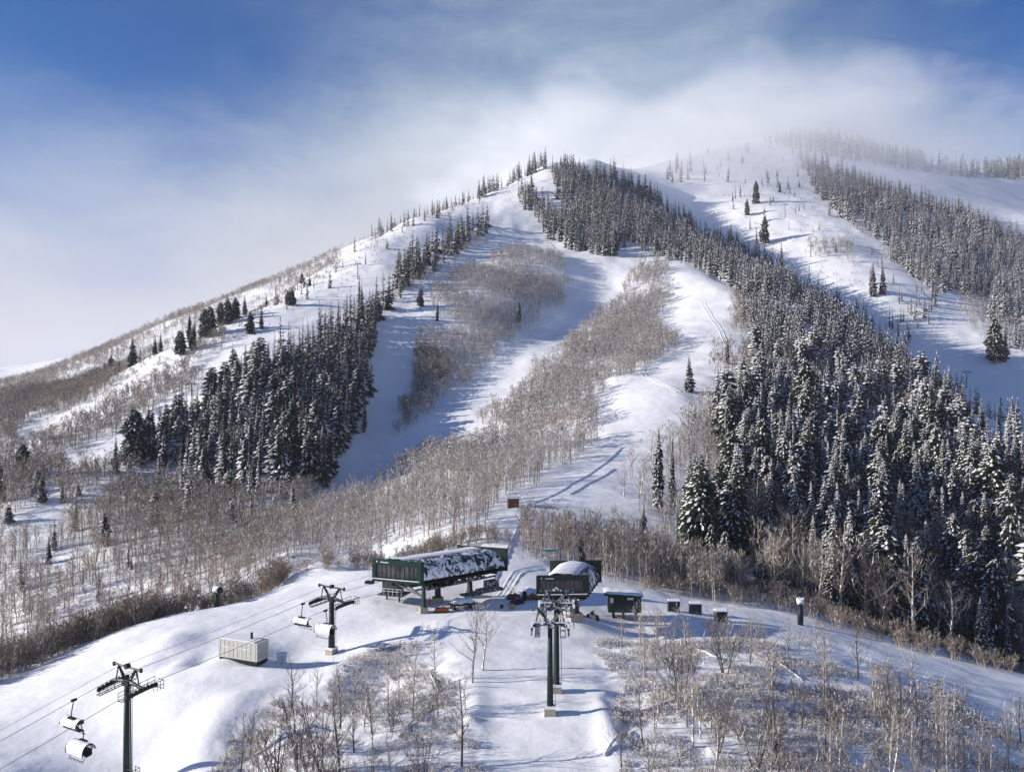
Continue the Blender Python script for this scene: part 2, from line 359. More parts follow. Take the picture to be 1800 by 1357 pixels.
def conifer(seed, h=16.0, rad=2.4, lod=0, snow=0.5, shape=0.85, skirt=0.08):
    """slot 0 needles, 1 snow, 2 bark.  Returns (trunk soup, crown soup)"""
    rg = random.Random(seed); tr = Soup(); cr = Soup()
    lean = (rg.uniform(-.2, .2), rg.uniform(-.2, .2))
    tr.stem([(0,0,-1.0), (lean[0]*.5, lean[1]*.5, h*.5), (lean[0], lean[1], h*.97)], [h*.014+.06, h*.010+.03, .02], 5 if lod == 0 else 3, 2)
    levels = (44, 26, 14)[lod]; nb = (9, 7, 5)[lod]*(.7+.13*rad)
    ph = rg.uniform(0, 6)
    gap = [rg.uniform(0.75, 1.15) for _ in range(8)]
    for i in range(levels):
        t = skirt+(1-skirt)*(i+rg.uniform(-.3, .3))/levels; t = min(max(t, skirt), 0.985)
        prof = (1-t)**shape*(1.0 if t > skirt+.1 else 0.85)
        n = max(3, int(nb*(0.55+0.5*(1-t))+.5))
        for k in range(n):
            a = ph+i*2.4+2*math.pi*k/n+rg.uniform(-.3, .3)
            L = (rad*prof*gap[int(a*1.27+t*5) % 8]*rg.uniform(.55, 1.15)+0.16)*(1+.12*math.sin(t*19+ph*3))
            z0 = t*h+rg.uniform(-.5, .5)*h/levels*1.6; dx, dy = math.cos(a), math.sin(a); sx, sy = -dy, dx
            W = min(L*rg.uniform(.26, .42)+.08, rg.uniform(.5, .8)); up = 0.12*L+0.10*h*0.0; dr = L*rg.uniform(.22, .42)*(1.1-t*.6)
            cx, cy = lean[0]*t, lean[1]*t
            def P(f, s_, zz): return (cx+dx*f*L+sx*s_*W, cy+dy*f*L+sy*s_*W, z0+zz)
            pts = [P(0, 0, 0), P(.55, 0, up-.3*dr), P(.62, 1, -.75*dr-.10*L), P(.62, -1, -.75*dr-.10*L), P(1, 0, -dr)]
            cr.tri(pts, [(0,1,2), (0,3,1), (2,1,4), (1,3,4)], 0)
            if lod == 0:
                pts = [P(.25, .15, -.05), P(.55, .2, -.35*dr), P(.85, 1.25, -dr*.9-.12*L), P(.25, -.15, -.05), P(.55, -.2, -.35*dr), P(.85, -1.25, -dr*.9-.12*L)]
                cr.tri(pts, [(0,2,1), (3,4,5)], 0)
            sunward = 0.5-0.5*dx          # snow thickened on the sunward side: the sunlit look is built into the crown
            if lod == 0:
                for f0 in (.3, .55, .8):
                    if rg.random() < snow*(0.3+1.0*sunward):
                        s0 = rg.uniform(-.5, .5); q = rg.uniform(.5, 1.1); zz = lambda f, s_: (up*(f/.55)-.3*dr*f/.55 if f < .55 else up-.3*dr-(f-.55)/.45*(.7*dr+up))-abs(s_)*(.4*dr+.08*L)+.06
                        e1, e2 = .13*q+.10/L*.6, .30*q
                        pts = [P(f0-e1, s0, zz(f0-e1, s0)), P(f0, s0+e2, zz(f0, s0+e2)-.03), P(f0+e1, s0, zz(f0+e1, s0)-.02), P(f0, s0-e2, zz(f0, s0-e2)-.03), P(f0, s0, zz(f0, s0)+.05)]
                        cr.tri(pts, [(0,1,4), (1,2,4), (2,3,4), (3,0,4)], 1)
            elif rg.random() < snow*(0.35+1.15*sunward)+(.3 if snow > .85 else 0):
                q = rg.uniform(.55, .95)*(0.6+.6*snow*(.5+sunward)); e = .05+.02*L; f0 = rg.uniform(.12, .4)
                pts = [P(f0, 0, e*.6), P(.58, 0, up-.3*dr+e*1.6), P(.64, .8*q, -.62*dr-.08*L+e), P(.64, -.8*q, -.62*dr-.08*L+e), P(min(1.02, .8+.25*q), 0, -dr*.86+e)]
                cr.tri(pts, [(0,1,2), (0,3,1), (2,1,4), (1,3,4)], 1)
    s_ = 0.35*rad/2.4
    cr.tri([(lean[0]-.12,lean[1],h*.93), (lean[0]+.12,lean[1],h*.93), (lean[0],lean[1]+.12,h*.93), (lean[0],lean[1],h*1.01)], [(0,1,3), (1,2,3), (2,0,3)], 0 if snow < .7 else 1)
    return tr, cr
def aspen(seed, h=11.0, lod=0, frost=0.3, spread=1.0, bush=False):
    """slot 0 twig, 1 snow, 2 bark"""
    rg = random.Random(seed); tr = Soup(); cr = Soup()
    n_st = rg.choice((3, 4, 5)) if bush else 1
    for st in range(n_st):
        a0 = rg.uniform(0, 6.28); ln = (rg.uniform(.12, .35) if bush else rg.uniform(.0, .06))*h
        hh = h*rg.uniform(.75, 1); k1 = rg.uniform(-.03, .03)*h; k2 = rg.uniform(-.03, .03)*h
        def axis(t, a0=a0, ln=ln, hh=hh, k1=k1, k2=k2):
            return Vector((math.cos(a0)*ln*t+k1*math.sin(t*4), math.sin(a0)*ln*t+k2*math.sin(t*5+1), -0.6+(hh+.6)*t))
        r0 = .012*h*(0.55 if bush else 1.0)+.025
        nseg = (6, 3, 2)[lod]
        tr.stem([axis(i/nseg) for i in range(nseg+1)], [r0*(1-.82*i/nseg) for i in range(nseg+1)], (6, 4, 3)[lod], 2)
        if frost > .2 and lod == 0:
            for _ in range(10):
                t = rg.uniform(.1, .9); p = axis(t); r = r0*(1-.8*t)
                cr.tri([p+Vector((-r*1.25, -.01, 0)), p+Vector((-r*.7, -r*1.0, .1)), p+Vector((-r*1.2, 0, .5)), p+Vector((-r*.7, r, .25))], [(0,1,2), (0,2,3)], 1)
        nbr = (26, 14, 10)[lod] if not bush else (11, 7, 4)[lod]
        for k in range(nbr):
            t = (.18 if bush else .30)+(.66 if not bush else .75)*(k+rg.random())/nbr
            a = rg.uniform(0, 6.28); L = h*(.34*(1-t)**.8+.09)*rg.uniform(.5, 1.35)*spread; el_ = rg.uniform(.45, 1.05)
            p0 = axis(t); d = Vector((math.cos(a)*math.cos(el_), math.sin(a)*math.cos(el_), math.sin(el_)))
            p1 = p0+d*L*.55; p2 = p1+(d+Vector((0,0,.45))+Vector((rg.uniform(-.3,.3),rg.uniform(-.3,.3),0))).normalized()*L*.55
            rb = r0*(1-.8*t)*.42+.006
            m = 2 if (rg.random() < .35 and not bush) else 0
            if lod == 0: cr.stem([p0, p1, p2], [rb, rb*.6, .006], 3, m)
            elif lod == 1: cr.stem([p0, p2], [rb, .012], 3, m)
            else:
                cr.tri([p0+Vector((.05,0,0)), p0-Vector((.05,0,0)), p2], [(0,1,2)], m)
            ntw = (8, 8, 8)[lod]
            for q in range(ntw):
                s_ = rg.uniform(.3, 1); b = (p0.lerp(p1, s_*2) if s_ < .5 else p1.lerp(p2, s_*2-1))
                a2 = rg.uniform(0, 6.28); e2 = rg.uniform(.2, 1.3); l2 = L*rg.uniform(.25, .5)+.15
                tip = b+Vector((math.cos(a2)*math.cos(e2), math.sin(a2)*math.cos(e2), math.sin(e2)))*l2
                wd = (.02, .045, .10)[lod]; side = Vector((math.sin(a2), -math.cos(a2), .2))*wd
                mm = 1 if rg.random() < frost*.8 else 0
                cr.tri([b+side, b-side, tip], [(0,1,2)], mm)
                if lod == 0 and q % 2 == 0:
                    mid = b.lerp(tip, .5); t2 = mid+Vector((rg.uniform(-1,1), rg.uniform(-1,1), rg.uniform(.2,1.1))).normalized()*l2*.5
                    cr.tri([mid+side*.7, mid-side*.7, t2], [(0,1,2)], mm)
    return tr, cr
def bushlet(seed, snow=.5, s=1.0):
    rg = random.Random(seed); c = Soup()
    for k in range(16):
        a = rg.uniform(0, 6.28); e = rg.uniform(.25, 1.35); L = rg.uniform(.6, 1.5)*s
        d = Vector((math.cos(a)*math.cos(e), math.sin(a)*math.cos(e), math.sin(e))); p0 = Vector((rg.uniform(-.25,.25), rg.uniform(-.25,.25), -.1)); p1 = p0+d*L*.6; p2 = p1+(d+Vector((rg.uniform(-.4,.4),rg.uniform(-.4,.4),-.25*rg.random()))).normalized()*L*.5
        sd = Vector((math.sin(a), -math.cos(a), 0))*.022
        c.tri([p0+sd, p0-sd, p1+sd*.8, p1-sd*.8, p2], [(0,1,2), (1,3,2), (2,3,4)], 0)
        for q in range(3):
            b = p1.lerp(p2, rg.random()); t = b+Vector((rg.uniform(-1,1), rg.uniform(-1,1), rg.uniform(-.2,1))).normalized()*.4*s
            c.tri([b+sd*.6, b-sd*.6, t], [(0,1,2)], 0)
        for _ in range(2 if rg.random() < snow else 1):
            b = p0.lerp(p1, rg.uniform(.3, 1)) if rg.random() < .5 else p1.lerp(p2, rg.random())
            r1, r2, r3 = rg.uniform(.06, .2)*s, rg.uniform(.05, .14)*s, rg.uniform(.04, .10)*s
            ax = d*1.0; ax.z *= .5; ax.normalize(); sx = Vector((-ax.y, ax.x, 0)).normalized()
            pts = [b+ax*r1, b+sx*r2, b-ax*r1, b-sx*r2, b+Vector((0,0,r3)), b-Vector((0,0,r3*.5))]
            c.tri(pts, [(0,1,4), (1,2,4), (2,3,4), (3,0,4), (1,0,5), (2,1,5), (3,2,5), (0,3,5)], 1)
    return c
CM = ['needles', 'snow', 'bark_dark']; AM = ['twig', 'snow', 'bark_pale']; GM = ['twig_grey', 'snow', 'bark_dark']
def scatter_mesh(name, items, mats):
    """items: list of (soup arrays, positions Nx3, scale N, rot N, width scale N) merged into one mesh"""
    Vs, Ts, Ms, o = [], [], [], 0
    for (v, t, m), P, sc, ro, ws in items:
        if len(P) == 0: continue
        co, si = np.cos(ro)[:, None], np.sin(ro)[:, None]; x, y, z = v[:, 0][None], v[:, 1][None], v[:, 2][None]
        k = (sc*ws)[:, None]
        W = np.stack([(x*co-y*si)*k+P[:, 0:1], (x*si+y*co)*k+P[:, 1:2], z*sc[:, None]+P[:, 2:3]], 2).reshape(-1, 3)
        n = len(P); tt = (t[None]+(np.arange(n)*len(v))[:, None, None]).reshape(-1, 3)+o
        Vs.append(W); Ts.append(tt); Ms.append(np.tile(m, n)); o += len(W)
    return np_mesh(name, np.concatenate(Vs), np.concatenate(Ts), np.concatenate(Ms), mats)
def joined(a, b):
    (v1, t1, m1), (v2, t2, m2) = a.arr(), b.arr()
    return np.concatenate([v1, v2]), np.concatenate([t1, t2+len(v1)]), np.concatenate([m1, m2])
# ------------------------------------------------------------------ where trees stand
rng = np.random.default_rng(7)
# (kind, polygon of the ground it covers, nearest, farthest, spacing m, height m, height spread, snow style, region phrase)
REG = [
 ('con', '215,800 300,765 350,735 400,690 470,655 560,600 640,545 672,560 655,600 648,700 632,765 565,850 500,868 400,868 300,835', 330, 690, 5.2, 17, 4, 0, 'in the dark forest left of the shaded run'),
 ('con', '655,555 690,500 710,462 790,425 850,392 862,402 815,440 745,490 700,520 672,565', 600, 1000, 7.5, 19, 5, 0, 'on the upper left shoulder'),
 ('con', '965,305 1030,300 1100,320 1150,350 1220,405 1300,440 1400,500 1400,540 1300,520 1240,478 1180,458 1100,425 1085,458 1000,440 960,415 925,375 908,350 930,335 960,372 1018,388 985,350', 640, 1180, 6.2, 19, 4, 1, 'on the ridge below the summit'),
 ('con', '1290,520 1340,500 1400,490 1480,540 1600,640 1600,700 1500,660 1400,640 1320,640 1310,580', 460, 820, 6.3, 18, 4, 1, 'on the ridge above the right forest'),
 ('con', '1250,760 1290,690 1340,650 1500,660 1620,690 1700,740 1800,780 1800,860 1600,850 1400,830 1300,850', 300, 560, 6.6, 18, 5, 1, 'in the upper part of the right forest'),
 ('con', '1300,850 1400,830 1600,840 1880,850 1880,1195 1700,1165 1500,1110 1440,1095 1400,1040 1320,1000 1240,1000 1225,930', 208, 345, 5.6, 18, 5, 1, 'in the lower part of the right forest'),
 ('con', '1405,280 1470,300 1560,340 1700,385 1820,430 1820,650 1770,640 1745,600 1735,520 1660,520 1570,470 1550,430 1500,400 1440,350', 780, 1450, 8.2, 19, 6, 2, 'on the far frosted mountainside'),
 ('con', '1340,250 1420,242 1500,255 1600,280 1660,300 1720,300 1720,315 1600,300 1500,285 1400,268', 1150, 1560, 13, 20, 5, 2, 'in the mist on the far skyline'),
 ('con', '1730,300 1820,290 1820,320 1730,312', 1200, 1560, 11, 22, 5, 2, 'in the mist on the far skyline'),
 ('con', '1140,300 1230,285 1260,320 1180,330', 1150, 1450, 22, 20, 5, 2, 'in the mist beside the summit'),
 ('con', '250,800 420,840 560,850 520,930 450,950 300,930', 270, 420, 11, 10, 4, 1, 'among the aspens of the left slope'),
 ('con', '0,860 250,820 300,900 250,1040 0,1100', 262, 400, 17, 9, 3.5, 0, 'among the aspens of the left slope'),
 ('con', '840,330 960,285 965,296 900,322 850,350', 980, 1200, 9, 17, 4, 1, 'along the left skyline below the summit'),
 ('con', '640,425 800,362 850,340 850,352 760,392 690,412', 760, 1100, 20, 14, 4, 1, 'along the left skyline below the summit'),
 ('con', '1730,520 1830,480 1830,640 1790,640 1740,560', 600, 960, 11, 18, 4, 2, 'on the far frosted mountainside'),
 ('con', '1240,270 1400,240 1410,330 1500,420 1560,470 1600,500 1500,520 1400,450 1300,400', 750, 1450, 34, 12, 6, 1, 'scattered over the far open slope'),
 ('con', '440,560 560,480 640,430 760,370 900,310 900,330 700,420 650,470 520,545', 600, 1100, 26, 9, 5, 1, 'scattered over the left shoulder'),
 ('con', '1560,520 1640,500 1660,540 1600,610 1560,590', 640, 860, 12, 15, 4, 1, 'beside the far gully'),
 # bare aspens
 ('asp', '250,780 420,830 560,840 560,900 300,900 200,860', 290, 470, 6.5, 8, 3, 1, 'at the foot of the dark left forest'),
 ('asp', '1250,620 1640,640 1700,760 1500,800 1300,760', 380, 600, 8, 12, 3, 0, 'among the conifers of the right forest'),
 ('asp', '-20,830 200,835 300,860 450,885 560,890 560,910 420,1040 330,1070 200,1100 -20,1180', 218, 400, 4.5, 9.5, 3.5, 0, 'on the slope left of the knoll'),
 ('asp', '-20,860 120,800 330,690 405,610 385,585 300,655 150,740 -20,815', 380, 620, 4.6, 8, 2, 0, 'in the band between the left runs'),
 ('asp', '-20,795 100,735 190,688 205,655 100,685 -20,700', 440, 760, 4.2, 8, 2, 0, 'in the band above the left runs'),
 ('asp', '-30,700 -30,640 60,640 200,598 300,550 440,490 470,480 600,440 600,466 450,535 330,595 200,662 80,705', 570, 1050, 7.6, 8, 2, 0, 'along the far left ridge'),
 ('asp', '765,500 850,446 920,440 992,452 1000,500 980,540 925,578 872,612 862,640 800,690 700,770 690,765 722,700 725,640 750,560', 430, 900, 4.3, 7.0, 2.4, 1, 'on the island between the runs'),
 ('asp', '540,925 640,878 700,832 900,712 945,650 1020,588 1088,528 1118,462 1170,455 1170,525 1150,570 1190,600 1150,640 1062,680 1052,790 960,840 862,885 860,925 700,965 640,995 500,1010 400,1045 420,975', 215, 860, 4.7, 9, 2.5, 1, 'on the rib behind the lift station'),
 ('asp', '915,935 1000,945 1130,965 1210,1010 1345,1075 1200,1050 1060,1012 930,985', 186, 260, 3.2, 9, 2.5, 0, 'behind the small lift station'),
 ('asp', '1110,850 1195,770 1240,712 1330,655 1500,680 1700,720 1620,850 1420,900 1240,960 1130,900', 235, 520, 5.6, 11, 3, 1, 'at the edge of the right forest'),
 ('asp', '1280,520 1340,530 1340,600 1290,580', 560, 760, 4.6, 8, 2, 0, 'beside the right hand run'),
 ('asp', '1330,960 1880,960 1880,1190 1500,1112 1330,1070', 206, 300, 5.6, 17, 4, 1, 'between the conifers of the right forest'),
 ('asp', '1550,440 1760,480 1800,520 1760,640 1640,500 1560,470', 700, 1100, 8, 10, 3, 1, 'on the far frosted mountainside'),
 ('asp', '1420,420 1500,430 1500,465 1420,450', 850, 1000, 7, 9, 2, 0, 'on the far frosted mountainside'),
 ('asp', '600,420 850,352 850,365 700,420 640,450', 740, 1060, 14, 6, 2, 1, 'along the left skyline below the summit'),
 ('asp', '650,545 700,500 850,420 865,430 820,450 745,500 690,530', 560, 900, 6, 7, 2, 0, 'on the upper left shoulder'),
 ('asp', 'W-60,150 100,162 300,174 500,196 500,214 300,206 100,196 -60,184', 145, 216, 5.5, 7.5, 2.5, 1, 'rising out of the crest shrubs'),
 # dense shrub belt behind the crest
 ('shr', 'W-80,146 0,151 100,159 200,166 300,172 400,178 500,190 500,212 385,206 200,198 100,192 0,186 -80,180', 140, 214, 1.6, 4.2, 2.6, 0, 'behind the knoll crest'),
 ('shr', 'W1130,186 1200,187 1300,184 1400,180 1500,176 1700,166 1840,158 1840,166 1600,182 1400,198 1130,202', 150, 216, 2.3, 3.4, 1.0, 0, 'behind the knoll crest'),
 ('shr', '470,1010 660,1000 700,985 860,930 900,935 780,1000 700,1006 560,1012', 186, 235, 2.2, 3.6, 1.0, 1, 'behind the knoll crest'),
 ('shr', '1240,270 1400,240 1430,330 1520,420 1560,470 1600,520 1500,520 1400,470 1300,400', 750, 1450, 13, 2.2, 1, 1, 'on the far open slope'),
 ('shr', '380,600 560,480 640,425 760,370 900,310 900,330 700,430 650,480 520,550 420,610', 540, 1100, 8.5, 1.8, 1, 1, 'on the left shoulder'),
 ('shr', '-10,700 100,690 300,620 440,545 600,455 600,470 450,560 330,640 150,740 -10,800', 420, 1000, 5.5, 2.6, 1.2, 0, 'on the left shoulder'),
 ('shr', '690,770 760,690 800,640 735,600 722,700', 420, 560, 3.0, 5, 1.4, 0, 'on the island between the runs'),
]
def sample(pg, y0, y1, sp):
    world_pg = pg[0] == 'W'; pg = poly(pg.lstrip('W')); x0p, x1p = pg[:, 0].min(), pg[:, 0].max()
    xa = min(PX(x0p, y0), PX(x0p, y1)); xb = max(PX(x1p, y0), PX(x1p, y1))
    nx, ny = max(1, int((xb-xa)/sp)), max(1, int((y1-y0)/sp))
    X, Y = np.meshgrid(np.linspace(xa, xb, nx), np.linspace(y0, y1, ny)); X = X.ravel()+rng.uniform(-.95, .95, nx*ny)*sp; Y = Y.ravel()+rng.uniform(-.95, .95, nx*ny)*sp
    px = CX+X/Y*F; k = (px > x0p-15) & (px < x1p+15); X, Y = X[k], Y[k]
    Z = height(X, Y); px, py = proj(X, Y, Z)
    # ragged edges: shift the test point by noise
    sc = 500/np.maximum(Y, 150)
    if world_pg: k = inside(px+8*vnoise(X/9, Y/9, 21), Y+4*vnoise(X/6, Y/6, 22), pg)      # here the outline is given as (bearing, distance)
    else: k = inside(px+26*sc*vnoise(X/14, Y/14, 21)+8*sc*vnoise(X/5, Y/5, 23), py+12*sc*vnoise(X/12, Y/12, 22), pg)
    return X[k], Y[k], Z[k]
PLACED = {'con': [], 'asp': [], 'shr': []}
for kind, pg, y0, y1, sp, h, hs, sn, phrase in REG:
    if kind == 'asp': sp *= .66
    if kind == 'con': sp *= .98 if 'right forest' in phrase else .86
    X, Y, Z = sample(pg, y0, y1, sp)
    cl = vnoise(X/26, Y/30, 31)+.5*vnoise(X/9, Y/9, 32)
    k = cl > ((-.36 if 'island' in phrase else -.24) if kind == 'asp' else (-.26 if 'right forest' in phrase else -.42) if kind == 'con' else -.28 if 'knoll' in phrase else -.9); X, Y, Z, cl = X[k], Y[k], Z[k], cl[k]
    if kind == 'con': h *= 1.18; hs *= 1.35
    if kind == 'shr': cl = cl+1.3*vnoise(X/4, Y/4, 33)+.8*vnoise(X/1.7, Y/1.7, 34)
    H = np.clip(h+hs*(rng.normal(0, .6, len(X))+1.1*cl), h*.35, h*1.5)
    for x, y, z, hh in zip(X, Y, Z, H): PLACED[kind].append((x, y, z, hh, sn, phrase, False))
# trees that stand out one by one: (kind, px, py of the foot, Y, height px, style, label)
HERO_C = [
 (1212,690,405,64,1,'lone broad snowy conifer standing at the bend of the right run'),
 (1157,905,252,150,1,'slim dark conifer, left one of the pair at the left edge of the right forest'),
 (1182,880,262,125,1,'slim dark conifer, right one of the pair at the left edge of the right forest'),
 (1130,945,225,80,1,'short snowy conifer beside the foot of the right run'),
 (1190,965,222,120,1,'full snowy conifer in front of the slim pair at the forest edge'),
 (1338,1066,214,78,2,'small bright white conifer just behind the knoll crest'),
 (1367,1074,213,105,2,'tall bright white conifer just behind the knoll crest near the snow gun'),
 (1250,1000,225,90,1,'snowy conifer at the lower left corner of the right forest'),
 (1275,1010,222,95,1,'broad snowy conifer beside the lower left corner of the right forest'),
 (1278,640,470,46,1,'snowy conifer at the top left corner of the right forest'),
 (1022,975,203,52,0,'thin dark conifer among aspens behind the small lift station'),
 (1068,985,205,42,0,'smaller thin dark conifer among aspens right of the small station'),
 (85,962,300,50,0,'dark conifer alone among bare aspens on the left slope'),
 (203,835,385,66,0,'tall dark conifer at the lower edge of the left run'),
 (40,850,400,56,0,'snowy conifer beside the left run near the picture edge'),
 (237,818,395,100,0,'tall irregular conifer at the left end of the dark forest'),
 (317,668,540,44,0,'snowy round conifer, left one of the pair between the left runs'),
 (338,655,545,46,0,'dark conifer, right one of the pair between the left runs'),
 (183,645,600,34,0,'dark conifer at the left end of the skyline group'),
 (195,643,600,38,0,'dark conifer in the skyline group on the left shoulder'),
 (209,643,600,26,0,'short conifer in the skyline group on the left shoulder'),
 (232,640,590,54,0,'tallest dark conifer of the skyline group on the left shoulder'),
 (247,635,590,26,0,'thin conifer right of the tallest skyline tree'),
 (272,622,585,32,0,'conifer in the middle group along the left skyline'),
 (282,620,585,36,0,'fuller conifer in the middle group along the left skyline'),
 (333,596,570,48,0,'pointed conifer at the top of the left run'),
 (342,594,570,36,0,'shorter pointed conifer at the top of the left run'),
 (360,588,565,52,0,'broad dark conifer, first of the pair above the left run'),
 (370,584,565,54,0,'broad dark conifer, second of the pair above the left run'),
 (388,566,590,42,0,'first of three broad conifers stepping up the left skyline'),
 (401,560,590,46,0,'second of three broad conifers stepping up the left skyline'),
 (414,553,600,40,0,'third of three broad conifers stepping up the left skyline'),
 (430,545,610,36,0,'broad conifer at the top end of the skyline group'),
 (440,582,560,40,0,'snowy conifer left of the round one on the white shoulder'),
 (459,576,565,42,0,'round dark conifer on the white shoulder'),
 (468,524,660,24,0,'dark conifer low on the upper skyline'),
 (507,544,620,26,0,'small dark conifer, left one of the pair on the shoulder'),
 (514,540,620,32,0,'small dark conifer, right one of the pair on the shoulder'),
 (531,488,740,20,0,'small skyline conifer left of the brushy knob'),
 (544,502,700,18,0,'stubby little conifer on the open white shoulder'),
 (1313,376,1060,30,1,'dark conifer near the lower edge of the far open slope'),
 (1330,414,980,32,1,'thin conifer in the shaded hollow, left one'),
 (1344,420,980,50,1,'taller conifer in the shaded hollow, right one'),
 (1288,348,1120,22,1,'small conifer on the far open slope'),
 (1329,345,1100,40,2,'tall frosted conifer near the far lift tower'),
 (1371,328,1150,18,2,'tiny frosted conifer beyond the far lift tower'),
 (1374,450,900,52,1,'round headed conifer rising above the dark ridge'),
 (1535,528,800,62,1,'dark conifer at the foot of the far white slope, left one'),
 (1552,528,800,56,1,'dark conifer at the foot of the far white slope, right one'),
 (1748,630,690,80,1,'broad dark conifer standing in the far right gully'),
 (1768,634,690,62,1,'second broad dark conifer in the far right gully'),
 (1079,455,810,60,1,'tall snowy conifer at the top of the brown rib'),
 (739,578,640,36,1,'snowy conifer beside the shaded run'),
 (769,606,610,38,0,'thin dark conifer lower beside the shaded run'),
 (1795,990,262,95,2,'white frosted conifer at the right edge of the picture'),
 (912,575,640,38,0,'thin dark conifer on the lower edge of the aspen island'),
]
for px, py, Y, hp, st, lb in HERO_C:
    x = PX(px, Y); z = gz(x, Y); PLACED['con'].append((x, Y, z, hp*Y/F, st, lb, True))
HERO_A = [
 (832,1208,123,158,'pale slender aspen in front of the lift station, left one of the pair'),
 (850,1190,127,135,'pale slender aspen in front of the lift station, right one of the pair'),
 (1133,1195,124,120,'tall white barked aspen at the left end of the brush thicket'),
 (1190,1258,112,95,'pale aspen standing in the open brush right of the run'),
 (1097,872,262,72,'bare aspen standing alone on the right run'),
 (1128,862,268,90,'pale bare aspen at the right edge of the run'),
 (667,858,350,62,'crooked dead snag on the rim above the brown rib'),
 (558,1225,122,78,'small bare tree on the bank behind the second tower'),
 (597,1262,113,110,'tall dark aspen below the second lift tower'),
 (640,1268,112,125,'slim pale aspen right of the second lift tower'),
 (652,1275,110,90,'dark aspen behind the brush slope, near the slim pale one'),
 (700,1230,120,100,'thin pale aspen on the brushy bank'),
 (725,1258,114,135,'tall straight aspen in the middle of the brushy bank'),
 (765,1212,124,105,'thin leaning aspen near the top of the brushy bank'),
 (687,1275,110,70,'forked little aspen in the brush'),
 (818,1250,114,70,'small crooked aspen at the left edge of the groomed run'),
 (596,1352,98,170,'tall dark trunked aspen in front of the left brush'),
 (563,1330,101,150,'double stemmed dark aspen in front of the left brush'),
 (520,1340,99,110,'dark bare tree at the left end of the near thicket'),
 (488,1350,98,130,'many branched dark tree at the left end of the near thicket'),
 (455,1362,97,95,'low spreading bare tree at the left end of the near thicket'),
 (650,1372,96,80,'spreading dark bush like tree low in the near thicket'),
 (322,1390,95,75,'small spreading bare tree beside the near lift tower'),
 (1507,1205,128,120,'tall brown aspen standing above the right thicket'),
 (1757,1290,118,56,'small bare tree alone on the smooth right slope'),
 (1480,1420,92,180,'tall pale aspen at the bottom of the right thicket'),
 (1585,1270,114,120,'white barked aspen right of the brown one'),
 (1610,1268,114,110,'second white barked aspen right of the brown one'),
 (1457,1400,92,160,'white trunked aspen low in the right thicket'),
 (1440,1150,200,150,'tall pale leaning trunk at the front of the right forest, first from the white conifers'),
 (1478,1150,203,185,'very tall pale trunk at the front of the right forest behind the crest'),
 (1522,1165,200,200,'tallest pale trunk forking high before the dark right forest'),
 (1556,1165,203,150,'pale slender trunk right of the tallest forked one'),
 (1607,1185,198,190,'pale curved trunk at the front of the right forest near its middle'),
 (1668,1185,200,150,'pale thin trunk at the front right part of the right forest'),
 (1250,1290,108,70,'thin bare tree left of the fallen log'),
]
for px, py, Y, hp, lb in HERO_A:
    x = PX(px, Y); PLACED['asp'].append((x, Y, gz(x, Y), hp*Y/F, 0 if 'dark' in lb or 'brown' in lb else 1, lb, True))
# foreground thickets
def fg(pg, y0, y1, sp, h, hs, sn, phrase):
    X, Y, Z = sample(pg, y0, y1, sp)
    for x, y, z in zip(X, Y, Z): PLACED['asp'].append((x, y, z, max(2.2, h+hs*rng.normal()), sn, phrase, None))
fg('1090,1130 1450,1128 1500,1150 1480,1185 1300,1175 1100,1190', 116, 140, 3.3, 6.4, 1.4, 0, 'in the upper row of the right thicket')
fg('1120,1230 1640,1210 1800,1300 1880,1480 1080,1480', 74, 122, 4.0, 7.2, 1.8, 1, 'in the lower right thicket')
fg('430,1290 520,1230 800,1240 800,1480 400,1480', 76, 118, 4.6, 7.0, 1.6, 0, 'in the near left thicket')
# ------------------------------------------------------------------ choose the individuals: the 300 that show largest
def split(kind, nmax=300):
    L = PLACED[kind]; A = np.array([(p[0], p[1], p[2], p[3]) for p in L])
    px, py = proj(A[:, 0], A[:, 1], A[:, 2]); size = A[:, 3]/A[:, 1]*F
    topy = py-size; inf = (px > -10) & (px < 1810) & (topy < 1350) & (py > 0)
    vis = visible(A[:, 0], A[:, 1], A[:, 2]+A[:, 3]*.6)
    hero = np.array([p[6] is True for p in L])
    score = np.where(inf & vis, size, -1)+np.where(hero, 1e6, 0)
    order = np.argsort(-score)[:nmax]; sel = np.zeros(len(L), bool); sel[order[score[order] > 0]] = True
    return A, sel, inf & (py-size < 1357)
def style(snow): return (0.36, 0.58, 0.92)[snow]
CONV = {}
for st in range(3):
    for lod in range(3):
        for k in range((5, 4, 3)[lod]):
            rgk = random.Random(st*100+lod*10+k)
            ki = int(k*4/(4 if lod == 0 else 3 if lod == 1 else 2)+.01)
            CONV[st, lod, k] = conifer(st*100+lod*10+k, 16, (1.6, 3.9, 2.2, 3.2, 2.7)[ki]*rgk.uniform(.92, 1.08)*(1.12 if st == 0 else 1), lod, style(st)*rgk.uniform(.8, 1.15)*(1.75 if lod == 0 else 1.4), (1.0, .42, .85, .55, .75)[ki], rgk.uniform(.03, .14))
A, sel, inframe = split('con')
CMESH = {k: (np_mesh('conifer_trunk', *v[0].arr(), CM), np_mesh('conifer_crown', *v[1].arr(), CM)) for k, v in CONV.items() if k[1] <= 0}
CLAB = {0: 'dark', 1: 'snow dusted', 2: 'white frosted'}
seen_lab = {}
